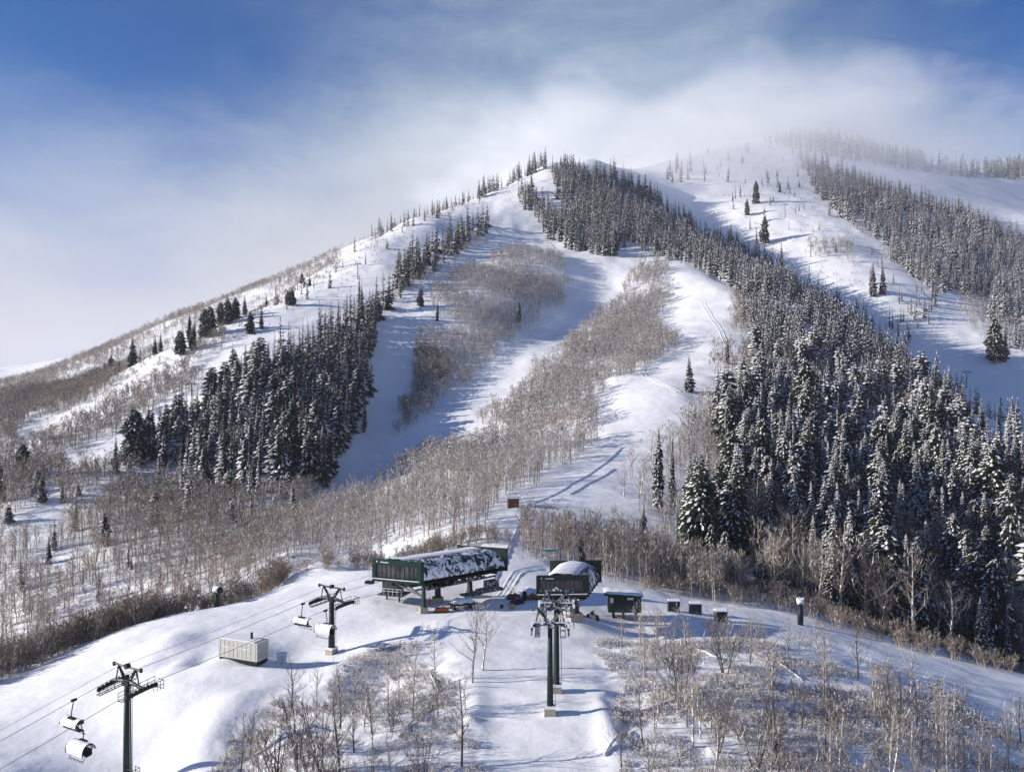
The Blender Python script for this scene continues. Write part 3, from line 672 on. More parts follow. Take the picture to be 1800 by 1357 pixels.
for i in np.nonzero(sel)[0]:
    x, y, z, h, st, ph, hero = PLACED['con'][i]; k = int(rng.integers(0, 5)); ms = CMESH[st, 0, k]
    size = 'tall' if h > 18.5 else 'short' if h < 15.5 else 'medium'
    if hero: e = empty('conifer', label=ph, cat='conifer')
    else: e = empty('conifer', label=f'{size} {CLAB[st]} conifer {ph}', cat='conifer', group=f'{size} conifers {ph}')
    e.location = (x, y, z-.2); e.rotation_euler = (0, 0, rng.uniform(-.8, .8)); s = h/16; ww = s*rng.uniform(.85, 1.25)
    if hero and ('slim' in ph or 'thin' in ph or 'pointed' in ph): ww = s*.62
    if hero and st == 0 and ww > s*.7: ww = s*1.35
    if hero and 'broad' in ph: ww = s*(1.6 if k != 1 else 1.1)
    e.scale = (ww, ww, s)
    link('trunk', ms[0], e); link('crown', ms[1], e)
items = {}
rest = np.nonzero(~sel)[0]
for i in rest:
    x, y, z, h, st, ph, hero = PLACED['con'][i]; lod = 1 if y < 480 else 2; k = int(rng.integers(0, (5, 4, 3)[lod]))
    items.setdefault((st, lod, k), []).append((x, y, z-.3, h/16, rng.uniform(-.8, .8), rng.uniform(.85, 1.3)))
it = [(joined(*CONV[k]), np.array(v)[:, :3], np.array(v)[:, 3], np.array(v)[:, 4], np.array(v)[:, 5]) for k, v in items.items()]
me = scatter_mesh('conifer_forest', it, CM); print('conifer forest tris', len(me.polygons), 'trees', len(rest))
tag(link('conifer_forest', me), 'dense snowy conifer woods covering the mountainside', 'forest', kind='stuff')
# aspens
ASPV = {}
for st in range(2):
    for lod in range(3):
        for k in range((6, 4, 4)[lod]):
            ASPV[st, lod, k] = aspen(500+st*100+lod*10+k, 10, lod, ((.18, .36)[st] if lod == 0 else (.28, .5)[st]), (1.0, .9)[st])
for k in range(4): ASPV['bush', 0, k] = aspen(900+k, 5, 0, .15, 1.3, True)
A, sel, inframe = split('asp')
AMESH = {}
for k, v in ASPV.items():
    if k[1] == 0:
        mm = GM if k[0] in (0, 'bush') else AM
        AMESH[k] = (np_mesh('aspen_trunk', *v[0].arr(), mm), np_mesh('aspen_crown', *v[1].arr(), mm))
for i in np.nonzero(sel)[0]:
    x, y, z, h, st, ph, hero = PLACED['asp'][i]; k = int(rng.integers(0, 6)); key = (st, 0, k); h0 = 10
    if hero is None and rng.random() < .35: st = 0; key = (0, 0, k)
    if hero is None and st == 0 and rng.random() < .4: key = ('bush', 0, k % 4); h0 = 5
    if hero and ('spreading' in ph or 'branched' in ph or 'forked' in ph or 'double' in ph): key = ('bush', 0, k % 4); h0 = 5
    ms = AMESH[key]; size = 'tall' if h > 9.5 else 'low' if h < 5.5 else 'slim'
    form = 'multi stemmed bare tree' if key[0] == 'bush' else ('dark bare aspen' if st == 0 else 'pale frosted aspen')
    if hero: e = empty('aspen', label=ph, cat='aspen')
    else: e = empty('aspen', label=f'{size} {form} {ph}', cat='aspen', group=f'{size} {form}s {ph}')
    e.location = (x, y, z-.1); e.rotation_euler = (0, 0, rng.uniform(0, 6.28) if st == 0 else rng.uniform(-.9, .9)); s = h/h0
    e.scale = (s, s, s); link('trunk', ms[0], e); link('branches', ms[1], e)
items = {}
rest = np.nonzero(~sel)[0]
for i in rest:
    x, y, z, h, st, ph, hero = PLACED['asp'][i]; lod = 0 if y < 170 else 1 if y < 330 else 2; k = int(rng.integers(0, (6, 4, 4)[lod]))
    items.setdefault((st, lod, k), []).append((x, y, z, h/10, rng.uniform(0, 6.28), rng.uniform(.9, 1.3)*(1.25 if y > 330 else 1)))
it = [(joined(*ASPV[k]), np.array(v)[:, :3], np.array(v)[:, 3], np.array(v)[:, 4], np.array(v)[:, 5]) for k, v in items.items()]
me = scatter_mesh('aspen_woods', it, AM); print('aspen woods tris', len(me.polygons), 'trees', len(rest))
tag(link('aspen_woods', me), 'brown haze of leafless aspen woods between the ski runs', 'woods', kind='stuff')
# shrub belt
SHV = [joined(*aspen(1300+k, 5, 1, .12, 1.2, True)) for k in range(6)]
P = np.array([(p[0], p[1], p[2], p[3]) for p in PLACED['shr']]); kk = rng.integers(0, 6, len(P))
it = [(SHV[k], P[kk == k][:, :3], P[kk == k][:, 3]/5, rng.uniform(0, 6.28, (kk == k).sum()), rng.uniform(1, 1.4, (kk == k).sum())) for k in range(6)]
me = scatter_mesh('shrub_belt', it, AM); print('shrubs tris', len(me.polygons))
tag(link('shrubbery', me), 'dense reddish brown shrubs lining the crest of the knoll', 'shrubbery', kind='stuff')
# low brush under snow on the near banks and under the aspens
BV = [bushlet(2000+k, .75).arr() for k in range(8)]
Ps = []
for pg, y0, y1, sp in (('390,1310 482,1225 600,1184 770,1132 822,1190 834,1290 846,1360 860,1500 350,1500', 72, 142, .72), ('1055,1165 1095,1128 1450,1128 1640,1208 1815,1295 1900,1500 1065,1500 1112,1300 1066,1230', 72, 146, .70),
                       ('560,905 640,850 700,805 862,700 1050,700 1052,790 862,885 860,930 640,1000 500,1012', 190, 420, 3.6), ('0,1000 300,1000 560,1012 700,1005 700,985 420,990', 190, 260, 3),
                       ('930,940 1130,962 1200,1015 1060,1010 935,985', 184, 235, 2.2), ('440,640 560,560 640,480 760,420 640,430 560,500', 560, 900, 9)):
    X, Y, Z = sample(pg, y0, y1, sp); k = vnoise(X/6, Y/6, 41)+.6*vnoise(X/2.5, Y/2.5, 42) > -.2; Ps.append(np.stack([X[k], Y[k], Z[k]], 1))
P = np.concatenate(Ps); kk = rng.integers(0, 8, len(P)); sc = rng.uniform(.3, .95, len(P))*np.where(P[:, 1] > 170, 1.5, 1)
it = [(BV[k], P[kk == k], sc[kk == k], rng.uniform(0, 6.28, (kk == k).sum()), np.ones((kk == k).sum())) for k in range(8)]
me = scatter_mesh('brush', it, ['twig', 'snow', 'bark_dark']); print('brush tris', len(me.polygons), len(P))
tag(link('undergrowth', me), 'low twiggy brush loaded with snow on the near banks', 'undergrowth', kind='stuff')
# ------------------------------------------------------------------ lift stations
def station(label, C_, FL, RR, zb, zt, gl, front, snow_from, mark=True, legs=()):
    """C_ front right corner, FL front left, RR rear right; zb/zt underside and roof level"""
    C2, A2, B2 = Vector(C_), Vector(FL)-Vector(C_), Vector(RR)-Vector(C_)
    org = Vector((*(C2+A2*.5+B2*.5), gl)); e = empty('lift_station', org, 0, label, 'lift station')
    L = B2.length; Wd = A2.length
    def T(u, v, z): p = C2+A2*u+B2*v; return (p.x-org.x, p.y-org.y, z-org.z)
    def blk(mb, u0, u1, v0, v1, z0, z1, m=0):
        vs = [T(u, v, z) for z in (z0, z1) for u, v in ((u0, v0), (u1, v0), (u1, v1), (u0, v1))]
        mb.add(vs, [(0,1,2,3), (7,6,5,4), (4,5,1,0), (5,6,2,1), (6,7,3,2), (7,4,0,3)], m)
    H = zt-zb; fu = .9/Wd; fv = .7/L
    mb = MB(); blk(mb, 0, 1, -fv, 0, zt-.85, zt); blk(mb, 0, 1, -fv, 0, zb, zb+.75); blk(mb, 0, fu, -fv, 0, zb+.75, zt-.85); blk(mb, 1-fu*.8, 1, -fv, 0, zb+.75, zt-.85)
    mb.build('front_frame', front, e)
    mb = MB(); blk(mb, fu, 1-fu*.8, -fv*.45, -fv*.3, zb+.75, zt-.85); mb.build('glazing', 'glass_dark', e)
    mb = MB()
    for i in range(1, 9):
        u = fu+(1-1.8*fu)*i/9; blk(mb, u-.03/Wd, u+.03/Wd, -fv*.62, -fv*.46, zb+.75, zt-.85)
    mb.build('mullions', 'slate', e)
    # vaulted roof, panel by panel
    mb = MB(); n = 18; NV = 8
    def prof(u): return zb+.12+(H-.3)*max(0., 1-abs(2*u-1)**3.2)**.55
    g = [[T(.5-.5*math.cos(math.pi*i/n)*.99, j/NV, prof(.5-.5*math.cos(math.pi*i/n)*.99)) for i in range(n+1)] for j in range(NV+1)]
    fl = [p for r_ in g for p in r_]; k = n+1
    mb.add(fl, [(j*k+i, j*k+i+1, (j+1)*k+i+1, (j+1)*k+i) for j in range(NV) for i in range(n)])
    mb.build('roof', 'roof_snow', e, True)
    mb = MB()
    for j in range(1, NV):
        pts = [g[j][i] for i in range(n+1)]; mb.tube([(p[0], p[1], p[2]+.02) for p in pts], .045, 4)
    mb.build('roof_rib', 'slate', e)
    mb = MB(); vs = []; m_ = 14
    for j in range(NV*2+1):
        for i in range(m_+1):
            u = snow_from+(.985-snow_from)*i/m_; th = .38*math.sin(math.pi*min(1, max(0, i/m_)))**.5*(1+.25*math.sin(j*1.3+i))
            vs.append(T(u, j/(NV*2)*.97+.01, prof(u)+.05+th))
    k = m_+1; mb.add(vs, [(j*k+i, j*k+i+1, (j+1)*k+i+1, (j+1)*k+i) for j in range(NV*2) for i in range(m_)])
    mb.build('snow_cover', 'snow', e, True)
    mb = MB(); blk(mb, -.03, 1.03, 1, 1+.35/L, zb-.1, zt+.25); mb.build('rear_panel', 'green_dark', e)
    mb = MB(); blk(mb, .02, .98, 0, 1, zb, zb+.12); blk(mb, .3, .7, .02, .98, zb-.9, zb)
    for v in (.1, .3, .5, .7, .9): blk(mb, .03, .97, v-.01, v+.01, zb-.45, zb)
    mb.build('underframe', 'black_steel', e)
    mb = MB(); p = Vector(T(.5, .42, zb-1.15)); n = 28; r = Wd*.36
    for rr, hh in ((r, .22), (r*.25, .5)):
        mb.tube([p-Vector((0,0,hh/2)), p+Vector((0,0,hh/2))], rr, n)
    mb.build('bull_wheel', 'black_steel', e)
    mb = MB()       # snow ledge under the glazing
    blk(mb, .02, .98, -fv*1.5, -fv*1.02, zb+.52, zb+.62); mb.build('front_ledge', 'snow', e)
    if mark:
        mb = MB(); p = T(.90, -fv*1.03, zt-.42); q = T(.83, -fv*1.03, zt-.45); q2 = T(.66, -fv*1.03, zt-.47)
        d = (Vector(q2)-Vector(q)); up = Vector((0,0,.11)); c = Vector(p)
        ring = [c+Vector((A2.x*.012*math.cos(a), A2.y*.012*math.cos(a), .18*math.sin(a))) for a in [i*math.pi/5 for i in range(10)]]
        mb.add(ring, [tuple(range(10))]); mb.add([Vector(q)-up, Vector(q2)-up, Vector(q2)+up*.4, Vector(q)+up*.4], [(0,1,2,3)])
        mb.build('emblem', 'white_paint', e)
    for (u, v, w_, mt) in legs:
        x, y, z = T(u, v, zb); g0 = gz(x+org.x, y+org.y)-org.z
        mb = MB(); mb.tube([(x, y, g0+.9), (x, y, z-.1)], [.5*w_, .34*w_], 4); mb.build('leg', mt, e)
        mb = MB(); mb.box((x, y, g0+.35), (1.5*w_, 1.5*w_, 1.3), .3); mb.build('footing', 'concrete', e)
    return e, T, org
st1, T1, o1 = station('long green lift station with snow patched vaulted roof and lit glazed end', (-16.5,160), (-26.2,163.6), (-1.4,172.2), -37.2, -33.0, -41.6, 'green_paint', .45,
                      legs=((.06,.03,1.0,'green_paint'), (.5,.45,1.3,'green_dark'), (.5,.85,1.2,'green_dark')))
mb = MB(); a = Vector(T1(.06,.03,-41)); 
for u, z in ((.62,-37.4), (.42,-37.4)): mb.bar(a+Vector((0,0,1.2)), T1(u,.02,z), .22)
mb.build('brace', 'galv', st1)
mb = MB(); c = Vector(T1(.95,-.09,-37.3)); mb.box(c, (1.6,1.0,.5), -.3); mb.build('rope_guide', 'black_steel', st1)
mb = MB()
for k in range(7):
    v = .22+.1*k; p = Vector(T1(.25, v, -38.2)); mb.tube([p-Vector((.5,.1,0)), p+Vector((.5,.1,0))], .28, 10)
for v0, v1, z0, z1, u in ((.1,.95,-38.6,-38.2,.12), (.1,.95,-38.9,-38.5,.35)):
    mb.bar(T1(u, v0, z0), T1(u, v1, z1), .22)
mb.build('drive_machinery', 'steel_snow', st1)
mb = MB()
for (u0, v0, w0, l0, z0, h0) in ((-.12,.72,2.6,5,-40.1,.5), (-.02,.55,2.2,4,-40.6,.35), (.05,.85,2.0,2.4,-39.6,1.6)):
    p = Vector(T1(u0, v0, z0)); mb.box(p, (l0, w0, h0), .67)
mb.build('loading_ramp', 'steel_snow', st1)
st2, T2_, o2 = station('smaller dark green lift station seen end on behind the twin masts', (13.6,150), (4.4,149.4), (16.6,161), -36.9, -33.1, -41.8, 'green_dark', .25,
                       legs=((.35,.3,1.6,'green_dark'), (.6,.8,1.2,'green_dark')))
mb = MB()
for k in range(6): p = Vector(T2_(.2+.1*k, -.07, -37.6)); mb.tube([p-Vector((0,.3,0)), p+Vector((0,.3,0))], .26, 10)
mb.bar(T2_(.1,-.09,-37.3), T2_(.9,-.09,-37.3), .2); mb.bar(T2_(.1,-.25,-37.9), T2_(.9,-.25,-37.9), .16); mb.build('rope_guide', 'steel_snow', st2)
# operator booth under the long station
def booth(label, px, Y, zf, w_, d_, h_, rz):
    x = PX(px, Y); e = empty('operator_booth', (x, Y, zf), rz, label, 'booth')
    mb = MB(); mb.box((0,0,h_*.2), (w_,d_,h_*.4)); mb.box((0,0,h_*.93), (w_+.2,d_+.2,h_*.14)); 
    for sx in (-1, 1):
        for sy in (-1, 1): mb.box((sx*(w_/2-.1), sy*(d_/2-.1), h_*.62), (.16,.16,h_*.5))
    mb.build('wall', 'green_paint', e)
    mb = MB(); mb.box((0,0,h_*.63), (w_-.14,d_-.14,h_*.46)); mb.build('window', 'glass_dark', e)
    mb = MB(); mb.box((0,0,h_+.12), (w_+.3,d_+.3,.24)); mb.build('roof_snow', 'snow', e)
    mb = MB()
    for z in (.5, 1.0): mb.bar((-w_/2,-d_/2-1,z), (w_/2+1.3,-d_/2-1,z), .06); mb.bar((w_/2+1.3,-d_/2-1,z), (w_/2+1.3,d_/2,z), .06)
    for i in range(6): xx = -w_/2+(w_+1.3)*i/5; mb.bar((xx,-d_/2-1,-.2), (xx,-d_/2-1,1.0), .06)
    mb.build('railing', 'white_paint', e)
    mb = MB(); mb.box((.5,-.4,-.3), (w_+1.8,d_+1.4,.22)); mb.build('deck', 'slate', e)
    mb = MB()
    for sx in (-1, 1): mb.box((sx*w_*.4,0,-1.6), (.25,.25,2.5))
    mb.build('leg', 'green_dark', e)
booth('green glazed booth with white railing under the left end of the long station', 691, 166.5, -40.0, 3.4, 2.6, 2.5, -.35)
# ------------------------------------------------------------------ lift towers near the stations
def tower(label, px, Y, zrope, rz, mt='green_dark', head='black_steel', gauge=6.0, rad=.62, slope=0.0, snowy=False, railing_side=1):
    x = PX(px, Y); g0 = gz(x, Y); H = zrope-g0
    e = empty('lift_tower', (x, Y, g0), rz, label, 'lift tower')
    mb = MB(); mb.tube([(0,0,-1), (0,0,H*.5), (0,0,H-.5)], [rad, rad*.82, rad*.66], 14); mb.build('mast', mt, e, True)
    mb = MB(); mb.box((0,0,.25), (1.5,1.5,1.3)); mb.box((0,0,1.02), (1.5,1.5,.3), 0, 1); mb.build('footing', ['concrete', 'snow'], e)
    g = gauge/2
    mb = MB(); mb.tube([(-g-.2,0,H-.55), (-g*.4,0,H-.2), (g*.4,0,H-.2), (g+.2,0,H-.55)], [.16,.26,.26,.16], 6); mb.box((0,0,H-.35), (1.1,.7,.7)); mb.build('crossarm', head, e)
    mb = MB()
    for s in (-1, 1):
        mb.bar((s*g*.18,0,H-.1), (s*g*.62,0,H+1.75), .2); mb.bar((s*g*.8,0,H-.35), (s*g*.62,0,H+1.75), .12)
    mb.tube([(-g*.95,0,H+1.9), (-g*.5,0,H+1.75), (g*.5,0,H+1.75), (g*.95,0,H+1.6)], .13, 6); mb.tube([(0,-.3,H+1.85),(0,.3,H+1.85)], .35, 8)
    mb.bar((-g*.55,0,H+1.7), (0,0,H-.1), .1); mb.bar((g*.55,0,H+1.7), (0,0,H-.1), .1)
    for s in (-1, 1): mb.box((s*g*.93,0,H+1.75), (.3,.3,.5))
    mb.build('lifting_frame', head, e)
    for s in (-1, 1):
        mb = MB(); n = 8
        for k in range(n):
            y = (k-(n-1)/2)*.58; zz = H-.42+slope*y-.012*y*y*4
            mb.tube([(s*g-.07, y, zz-.28), (s*g+.07, y, zz-.28)], .33, 10); 
        mb.bar((s*g,-2.3,H-.95-slope*2.3), (s*g,2.3,H-.95+slope*2.3), .14)
        for k in range(4): y = (k-1.5)*1.16; mb.bar((s*g,y-.45,H-.66+slope*y), (s*g,y+.45,H-.66+slope*y), .12); mb.bar((s*g,y,H-.66+slope*y), (s*g,y*.6,H-.95), .1)
        mb.bar((s*g,0,H-.5), (s*g,0,H-1.0), .2)
        mb.build('sheave_train', head, e)
        mb = MB(); ox = s*(g-.75)
        for dx in (-.3, .3): mb.bar((ox+dx,-2.7,H-1.25-slope*2.7), (ox+dx,2.7,H-1.25+slope*2.7), .07)
        for k in range(12): y = -2.6+5.2*k/11; mb.bar((ox-.3,y,H-1.25+slope*y), (ox+.3,y,H-1.25+slope*y), .05)
        for k in range(6):
            y = -2.7+5.4*k/5; mb.bar((ox-s*.3,y,H-1.25+slope*y), (ox-s*.3,y,H-.2+slope*y), .05)
        for z in (-.2, -.7): mb.bar((ox-s*.3,-2.7,H+z-slope*2.7), (ox-s*.3,2.7,H+z+slope*2.7), .05)
        if s == railing_side:
            for k in range(4): y = 1.2+.5*k; mb.bar((ox+s*1.5,y,H-1.2), (ox+s*1.5,y,H-.05), .05)
            mb.bar((ox+s*1.5,1.2,H-.05), (ox+s*1.5,2.7,H-.05), .05); mb.bar((ox+s*1.5,1.2,H-.6), (ox+s*1.5,2.7,H-.6), .05); mb.bar((ox+s*.3,2.7,H-.05), (ox+s*1.5,2.7,H-.05), .05); mb.bar((ox+s*.3,2.7,H-1.2), (ox+s*1.5,2.7,H-1.2), .05)
        mb.build('walkway', head, e)
        if snowy:
            mb = MB(); mb.box((s*g,0,H-.18), (.3,3.6,.14)); mb.box((ox,0,H-1.15), (.5,4.2,.1)); mb.box((s*g*.6,0,H+.02), (g*.7,.34,.12)); mb.build('snow_cap', 'snow', e)
    mb = MB(); lx = rad+.22
    for dx in (-.2, .2): mb.bar((lx, dx, 1.5), (lx*.8, dx, H-.6), .045)
    for k in range(int((H-2)/.34)): mb.bar((lx,-.2,1.6+.34*k), (lx,.2,1.6+.34*k), .035)
    mb.build('ladder', 'galv', e)
    return e, H
dirx, diry = .51, .86; rzL = math.atan2(-dirx, diry)
tA, HA = tower('nearest lift tower, tall dark mast with rope wheels at the lower left', 224, 112, -38.6, rzL, 'green_dark', 'black_steel', slope=.12)
tB, HB = tower('shorter lift tower beside the snow bank, standing between generator and long station', 583, 145, -35.9, rzL, 'green_dark', 'black_steel', slope=.03)
tower('front mast of the close pair on the groomed run, snow on its crossarm', 967, 112, -31.0, -.05, 'green_dark', 'steel_snow', gauge=4.8, rad=.46, snowy=True)
tower('rear mast of the close pair on the groomed run', 978, 119, -30.2, -.05, 'green_dark', 'steel_snow', gauge=4.8, rad=.50, snowy=True)
# the nearest tower carries a rest platform low on the mast
mb = MB(); z0 = HA-12.4
for z in (0, .55, 1.1):
    for a, b in (((.7,-.5),(1.7,-.5)), ((1.7,-.5),(1.7,.6)), ((1.7,.6),(.7,.6))): mb.bar((*a, z0+z), (*b, z0+z), .05)
for a in ((1.7,-.5), (1.7,.6), (1.2,-.5), (.8,.6)): mb.bar((*a, z0), (*a, z0+1.1), .05)
mb.box((1.2,.05,z0), (1.0,1.1,.06)); mb.build('rest_platform', 'black_steel', tA)
# ropes
pL, pR = Vector((-.86,.51,0))*3, Vector((.86,-.51,0))*3
cA = Vector((PX(224,112),112,-38.85)); cB = Vector((PX(583,145),145,-36.15))
def line_rope(name, lab, off, up=0.0, r=.032, far=None):
    s = 75; a = cA+off-Vector((dirx,diry,0))*s+Vector((0,0,-.20*s+.5)); pts = []
    stp = [a, cA+off, cB+off, far]
    for i in range(3):
        for k in range(8): t = k/8; p = stp[i].lerp(stp[i+1], t); p.z += up-.25*math.sin(math.pi*t)*(2 if i == 0 else .8); pts.append(p)
    pts.append(stp[3]+Vector((0,0,up)))
    mb = MB(); mb.tube(pts, r, 6); tag(mb.build(name, 'rope'), lab, 'cable')
    return stp
line_rope('haul_rope', 'left haul rope of the chairlift rising to the long station', pL, far=Vector((-24.3,163,-37.0)))
line_rope('haul_rope', 'right haul rope of the chairlift rising to the long station', pR, far=Vector((-18.6,160,-37.0)))
line_rope('signal_cable', 'thin signal cable strung above the left haul rope', pL*.95, 1.35, .022, Vector((-24.3,163,-36.6)))
# ------------------------------------------------------------------ chairs with bubbles
def chair_mesh(e, closed):
    mb = MB(); mb.tube([(0,0,.1), (0,-.1,-.4), (0,-.35,-1.6), (0,-.3,-2.2)], .07, 6); mb.box((0,0,0), (.25,.7,.3)); mb.tube([(0,-.35,.0),(0,.35,.0)], .16, 8); mb.build('hanger', 'black_steel', e)
    mb = MB(); mb.tube([(-1.45,-.3,-2.3), (1.45,-.3,-2.3)], .08, 6); mb.box((0,-.3,-2.22), (1.3,.4,.22))
    for s in (-1, 1):
        mb.tube([(s*1.45,-.3,-2.3), (s*1.62,-.45,-2.7), (s*1.62,-.3,-3.6), (s*1.6,.35,-3.7)], .06, 5)
    mb.build('frame', 'black_steel', e)
    mb = MB(); mb.box((0,0,-3.62), (3.1,.62,.14)); mb.build('seat', 'seat_dark', e)
    mb = MB(); mb.box((0,-.42,-3.25), (3.1,.12,.7)); mb.build('backrest', 'seat_dark', e)
    mb = MB(); mb.tube([(-1.3,.55,-4.25), (1.3,.55,-4.25)], .04, 5)
    for i in range(6): x = -1.3+2.6*i/5; mb.bar((x,.55,-4.25), (x,.75,-4.35), .05)
    for s in (-1, 1): mb.bar((s*1.3,.55,-4.25), (s*1.5,.35,-3.6), .05)
    mb.build('footrest', 'black_steel', e)
    mb = MB(); n = 10; a0, a1 = ((R(165), R(-22)) if closed else (R(170), R(70))); w_ = 1.66; rr = 1.0; c = (.0, -3.25)
    ring = [(rr*math.cos(a0+(a1-a0)*i/n)*.9+c[0], rr*math.sin(a0+(a1-a0)*i/n)+c[1]) for i in range(n+1)]
    vs = [(x, y, z) for x in (-w_, w_) for y, z in ring]; vs2 = [(x, y*.94, z-.06) for x, y, z in vs]; k = n+1
    mb.add(vs, [(i, i+1, i+1+k, i+k) for i in range(n)]); mb.add(vs2, [(i, i+k, i+1+k, i+1) for i in range(n)])
    mb.build('bubble', 'bubble', e, True)
    mb = MB()
    for s in (-1, 1): mb.tube([(s*(w_+.02), y, z) for y, z in ring], .055, 5)
    mb.build('bubble_rim', 'black_steel', e)
    mb = MB(); vs = [(x, y*1.02, z+.09*(1 if 1 < i < n else .2)) for x in (-w_*.97, -w_*.3, w_*.4, w_*.97) for i, (y, z) in enumerate(ring)]
    mb.add(vs, [(j*k+i, j*k+i+1, (j+1)*k+i+1, (j+1)*k+i) for j in range(3) for i in range(1, n-2)]); mb.build('snow_layer', 'snow', e, True)
def chair(base, off, s, lab, rz, closed=True, zoff=0.0, slope=.2):
    p = base+off-Vector((dirx,diry,0))*s; p.z += -slope*s+zoff
    e = empty('lift_chair', p, rz, lab, 'lift chair'); chair_mesh(e, closed)
chair(cA, pL, 5.5, 'lift chair with raised bubble on the left rope beside the nearest tower', rzL, False, -.05)
chair(cA, pR, 8.4, 'lift chair with closed snow white bubble, lowest at the left', rzL+math.pi, True, -.2)
chair(cB, pL, 3.7, 'lift chair with dark open front at the second tower', rzL, False, -.1, .08)
chair(cB, pR, 4.7, 'lift chair with white closed bubble partly behind the second mast', rzL+math.pi, True, -.15, .08)
# ------------------------------------------------------------------ generator container and utility box
e = empty('generator', (-43.3, 137.6, -44.3), math.atan2(3.1,-7.2)+math.pi, 'pale grey generator container with black skid and exhaust stack on snow', 'generator')
mb = MB(); mb.box((0,0,2.15), (7.8,2.8,2.9)); mb.build('housing', 'cream_metal', e)
mb = MB(); mb.box((0,0,.36), (7.6,2.6,.5)); mb.box((0,0,.02), (7.2,2.3,.25)); mb.build('skid', 'black_steel', e)
mb = MB()
for i in range(9): mb.box((-3.5+.88*i,-1.415,2.15), (.05,.03,2.6))
mb.build('panel_seam', 'galv', e)
for i in range(3):
    mb = MB(); mb.box((-2.2+1.9*i,-1.425,2.45), (1.5,.035,.10)); mb.box((-1.6+1.9*i,-1.43,1.9), (.12,.04,.3)); mb.build('door_handle', 'white_paint', e)
mb = MB()
for i in range(8): mb.box((3.915,0,1.2+.27*i), (.03,2.2,.14))
mb.build('louvre', 'galv', e)
mb = MB(); mb.tube([(1.5,.2,3.5), (1.5,.2,4.7)], .2, 10); mb.build('exhaust_pipe', 'black_steel', e)
mb = MB(); mb.box((-.3,0,3.66), (7.0,2.6,.12)); mb.build('snow_cover', 'snow', e)
e = empty('utility_box', (PX(495,140),140,gz(PX(495,140),140)-.1), .3, 'small pale utility cabinet in the snow right of the generator', 'utility box')
mb = MB(); mb.box((0,0,.75), (1.5,1.0,1.6)); mb.build('body', 'white_paint', e)
mb = MB(); mb.box((0,0,1.6), (1.65,1.15,.16)); mb.build('lid', 'snow', e)
mb = MB(); mb.box((0,-.515,.75), (.05,.03,1.3)); mb.box((.2,-.52,.8), (.06,.05,.25)); mb.build('door_seam', 'slate', e)
# ------------------------------------------------------------------ shed, crates, cabin
Ys = 163; xs = PX(1097, Ys); gs = gz(xs, Ys)
e = empty('shed', (xs, Ys, -43.9), -.06, 'dark green lift hut on short legs with snowy lean-to roof', 'shed')
mb = MB(); mb.box((0,0,2.75), (6.2,3.6,3.3)); mb.build('wall', 'green_dark', e)
mb = MB(); mb.add([(-3.9,-2.3,4.75),(3.4,-2.3,4.35),(3.4,2.2,4.35),(-3.9,2.2,4.75),(-3.9,-2.3,4.4),(3.4,-2.3,4.15),(3.4,2.2,4.15),(-3.9,2.2,4.4)], [(0,1,2,3),(7,6,5,4),(4,5,1,0),(5,6,2,1),(6,7,3,2),(7,4,0,3)]); mb.build('roof', 'green_dark', e)
mb = MB(); n = 10
vs = [(-3.95+7.4*i/n, y, 4.76-.4*i/n+(.32 if 0 < i < n and abs(y) < 2.2 else .03)+.04*math.sin(i*2)) for i in range(n+1) for y in (-2.34,-2.0,0,2.0,2.24)]
mb.add(vs, [(i*5+j, (i+1)*5+j, (i+1)*5+j+1, i*5+j+1) for i in range(n) for j in range(4)]); mb.build('snow_cover', 'snow', e, True)
for x in (.75, 1.35):
    f = MB(); f.box((x,-1.83,3.75), (.5,.05,.4)); f.build('window', 'bubble', e)
f = MB(); f.box((-2.45,-1.83,3.4), (.62,.05,.95)); f.box((-2.5,-1.83,2.6), (.45,.05,.4), 0, 1); f.build('notice_board', ['white_paint', 'slate'], e)
for x in (-2.1, -.2, 2.2):
    f = MB(); f.box((x,0,.5), (.4,3.0,1.3)); f.build('leg', 'black_steel', e)
def crate(px, Y, lab, wd=2.5, ht=2.4, roof=False, mt='slate'):
    x = PX(px, Y); e = empty('storage_bin', (x, Y, gz(x, Y)-.1), -.05, lab, 'bin')
    mb = MB(); mb.box((0,0,ht/2), (wd,1.6,ht)); mb.build('body', mt, e)
    mb = MB()
    for i in range(6): mb.box((-wd/2+.2+(wd-.4)*i/5,-.82,ht/2), (.09,.05,ht*.94))
    for z in (.1, ht-.1): mb.box((0,-.83,z), (wd,.06,.12))
    mb.build('slat_frame', 'black_steel', e)
    mb = MB(); mb.box((0,0,ht+.1), (wd*.98,1.55,.2)); mb.build('snow_cover', 'snow', e)
    if roof:
        mb = MB(); mb.box((0,-.1,ht+.02), (wd+.5,2.1,.14)); mb.build('roof', 'white_paint', e)
        mb = MB(); mb.box((0,-.83,ht*.45), (wd*.62,.05,ht*.8)); mb.build('door', 'black_steel', e)
crate(1184, 169, 'dark slatted bin in the snow, left one of two alike', 2.3, 2.3)
crate(1222, 169, 'dark slatted bin in the snow, right one of two alike', 2.3, 2.3)
crate(1267, 165, 'small dark hutch with white roof behind the thicket', 2.3, 2.3, True, 'green_dark')
x = PX(902, 243); e = empty('cabin', (x, 243, gz(x,243)-.1), .12, 'little brown wooden patrol cabin on the run above the stations', 'cabin')
mb = MB(); mb.box((0,0,1.3), (3.1,2.6,2.7)); mb.build('wall', 'wood', e)
mb = MB(); mb.add([(-1.95,-1.8,2.7),(1.95,-1.8,2.7),(1.95,1.8,2.7),(-1.95,1.8,2.7),(-1.95,0,3.6),(1.95,0,3.6)], [(0,1,5,4),(2,3,4,5),(0,4,3),(1,2,5),(3,2,1,0)]); mb.build('roof', 'wood', e)
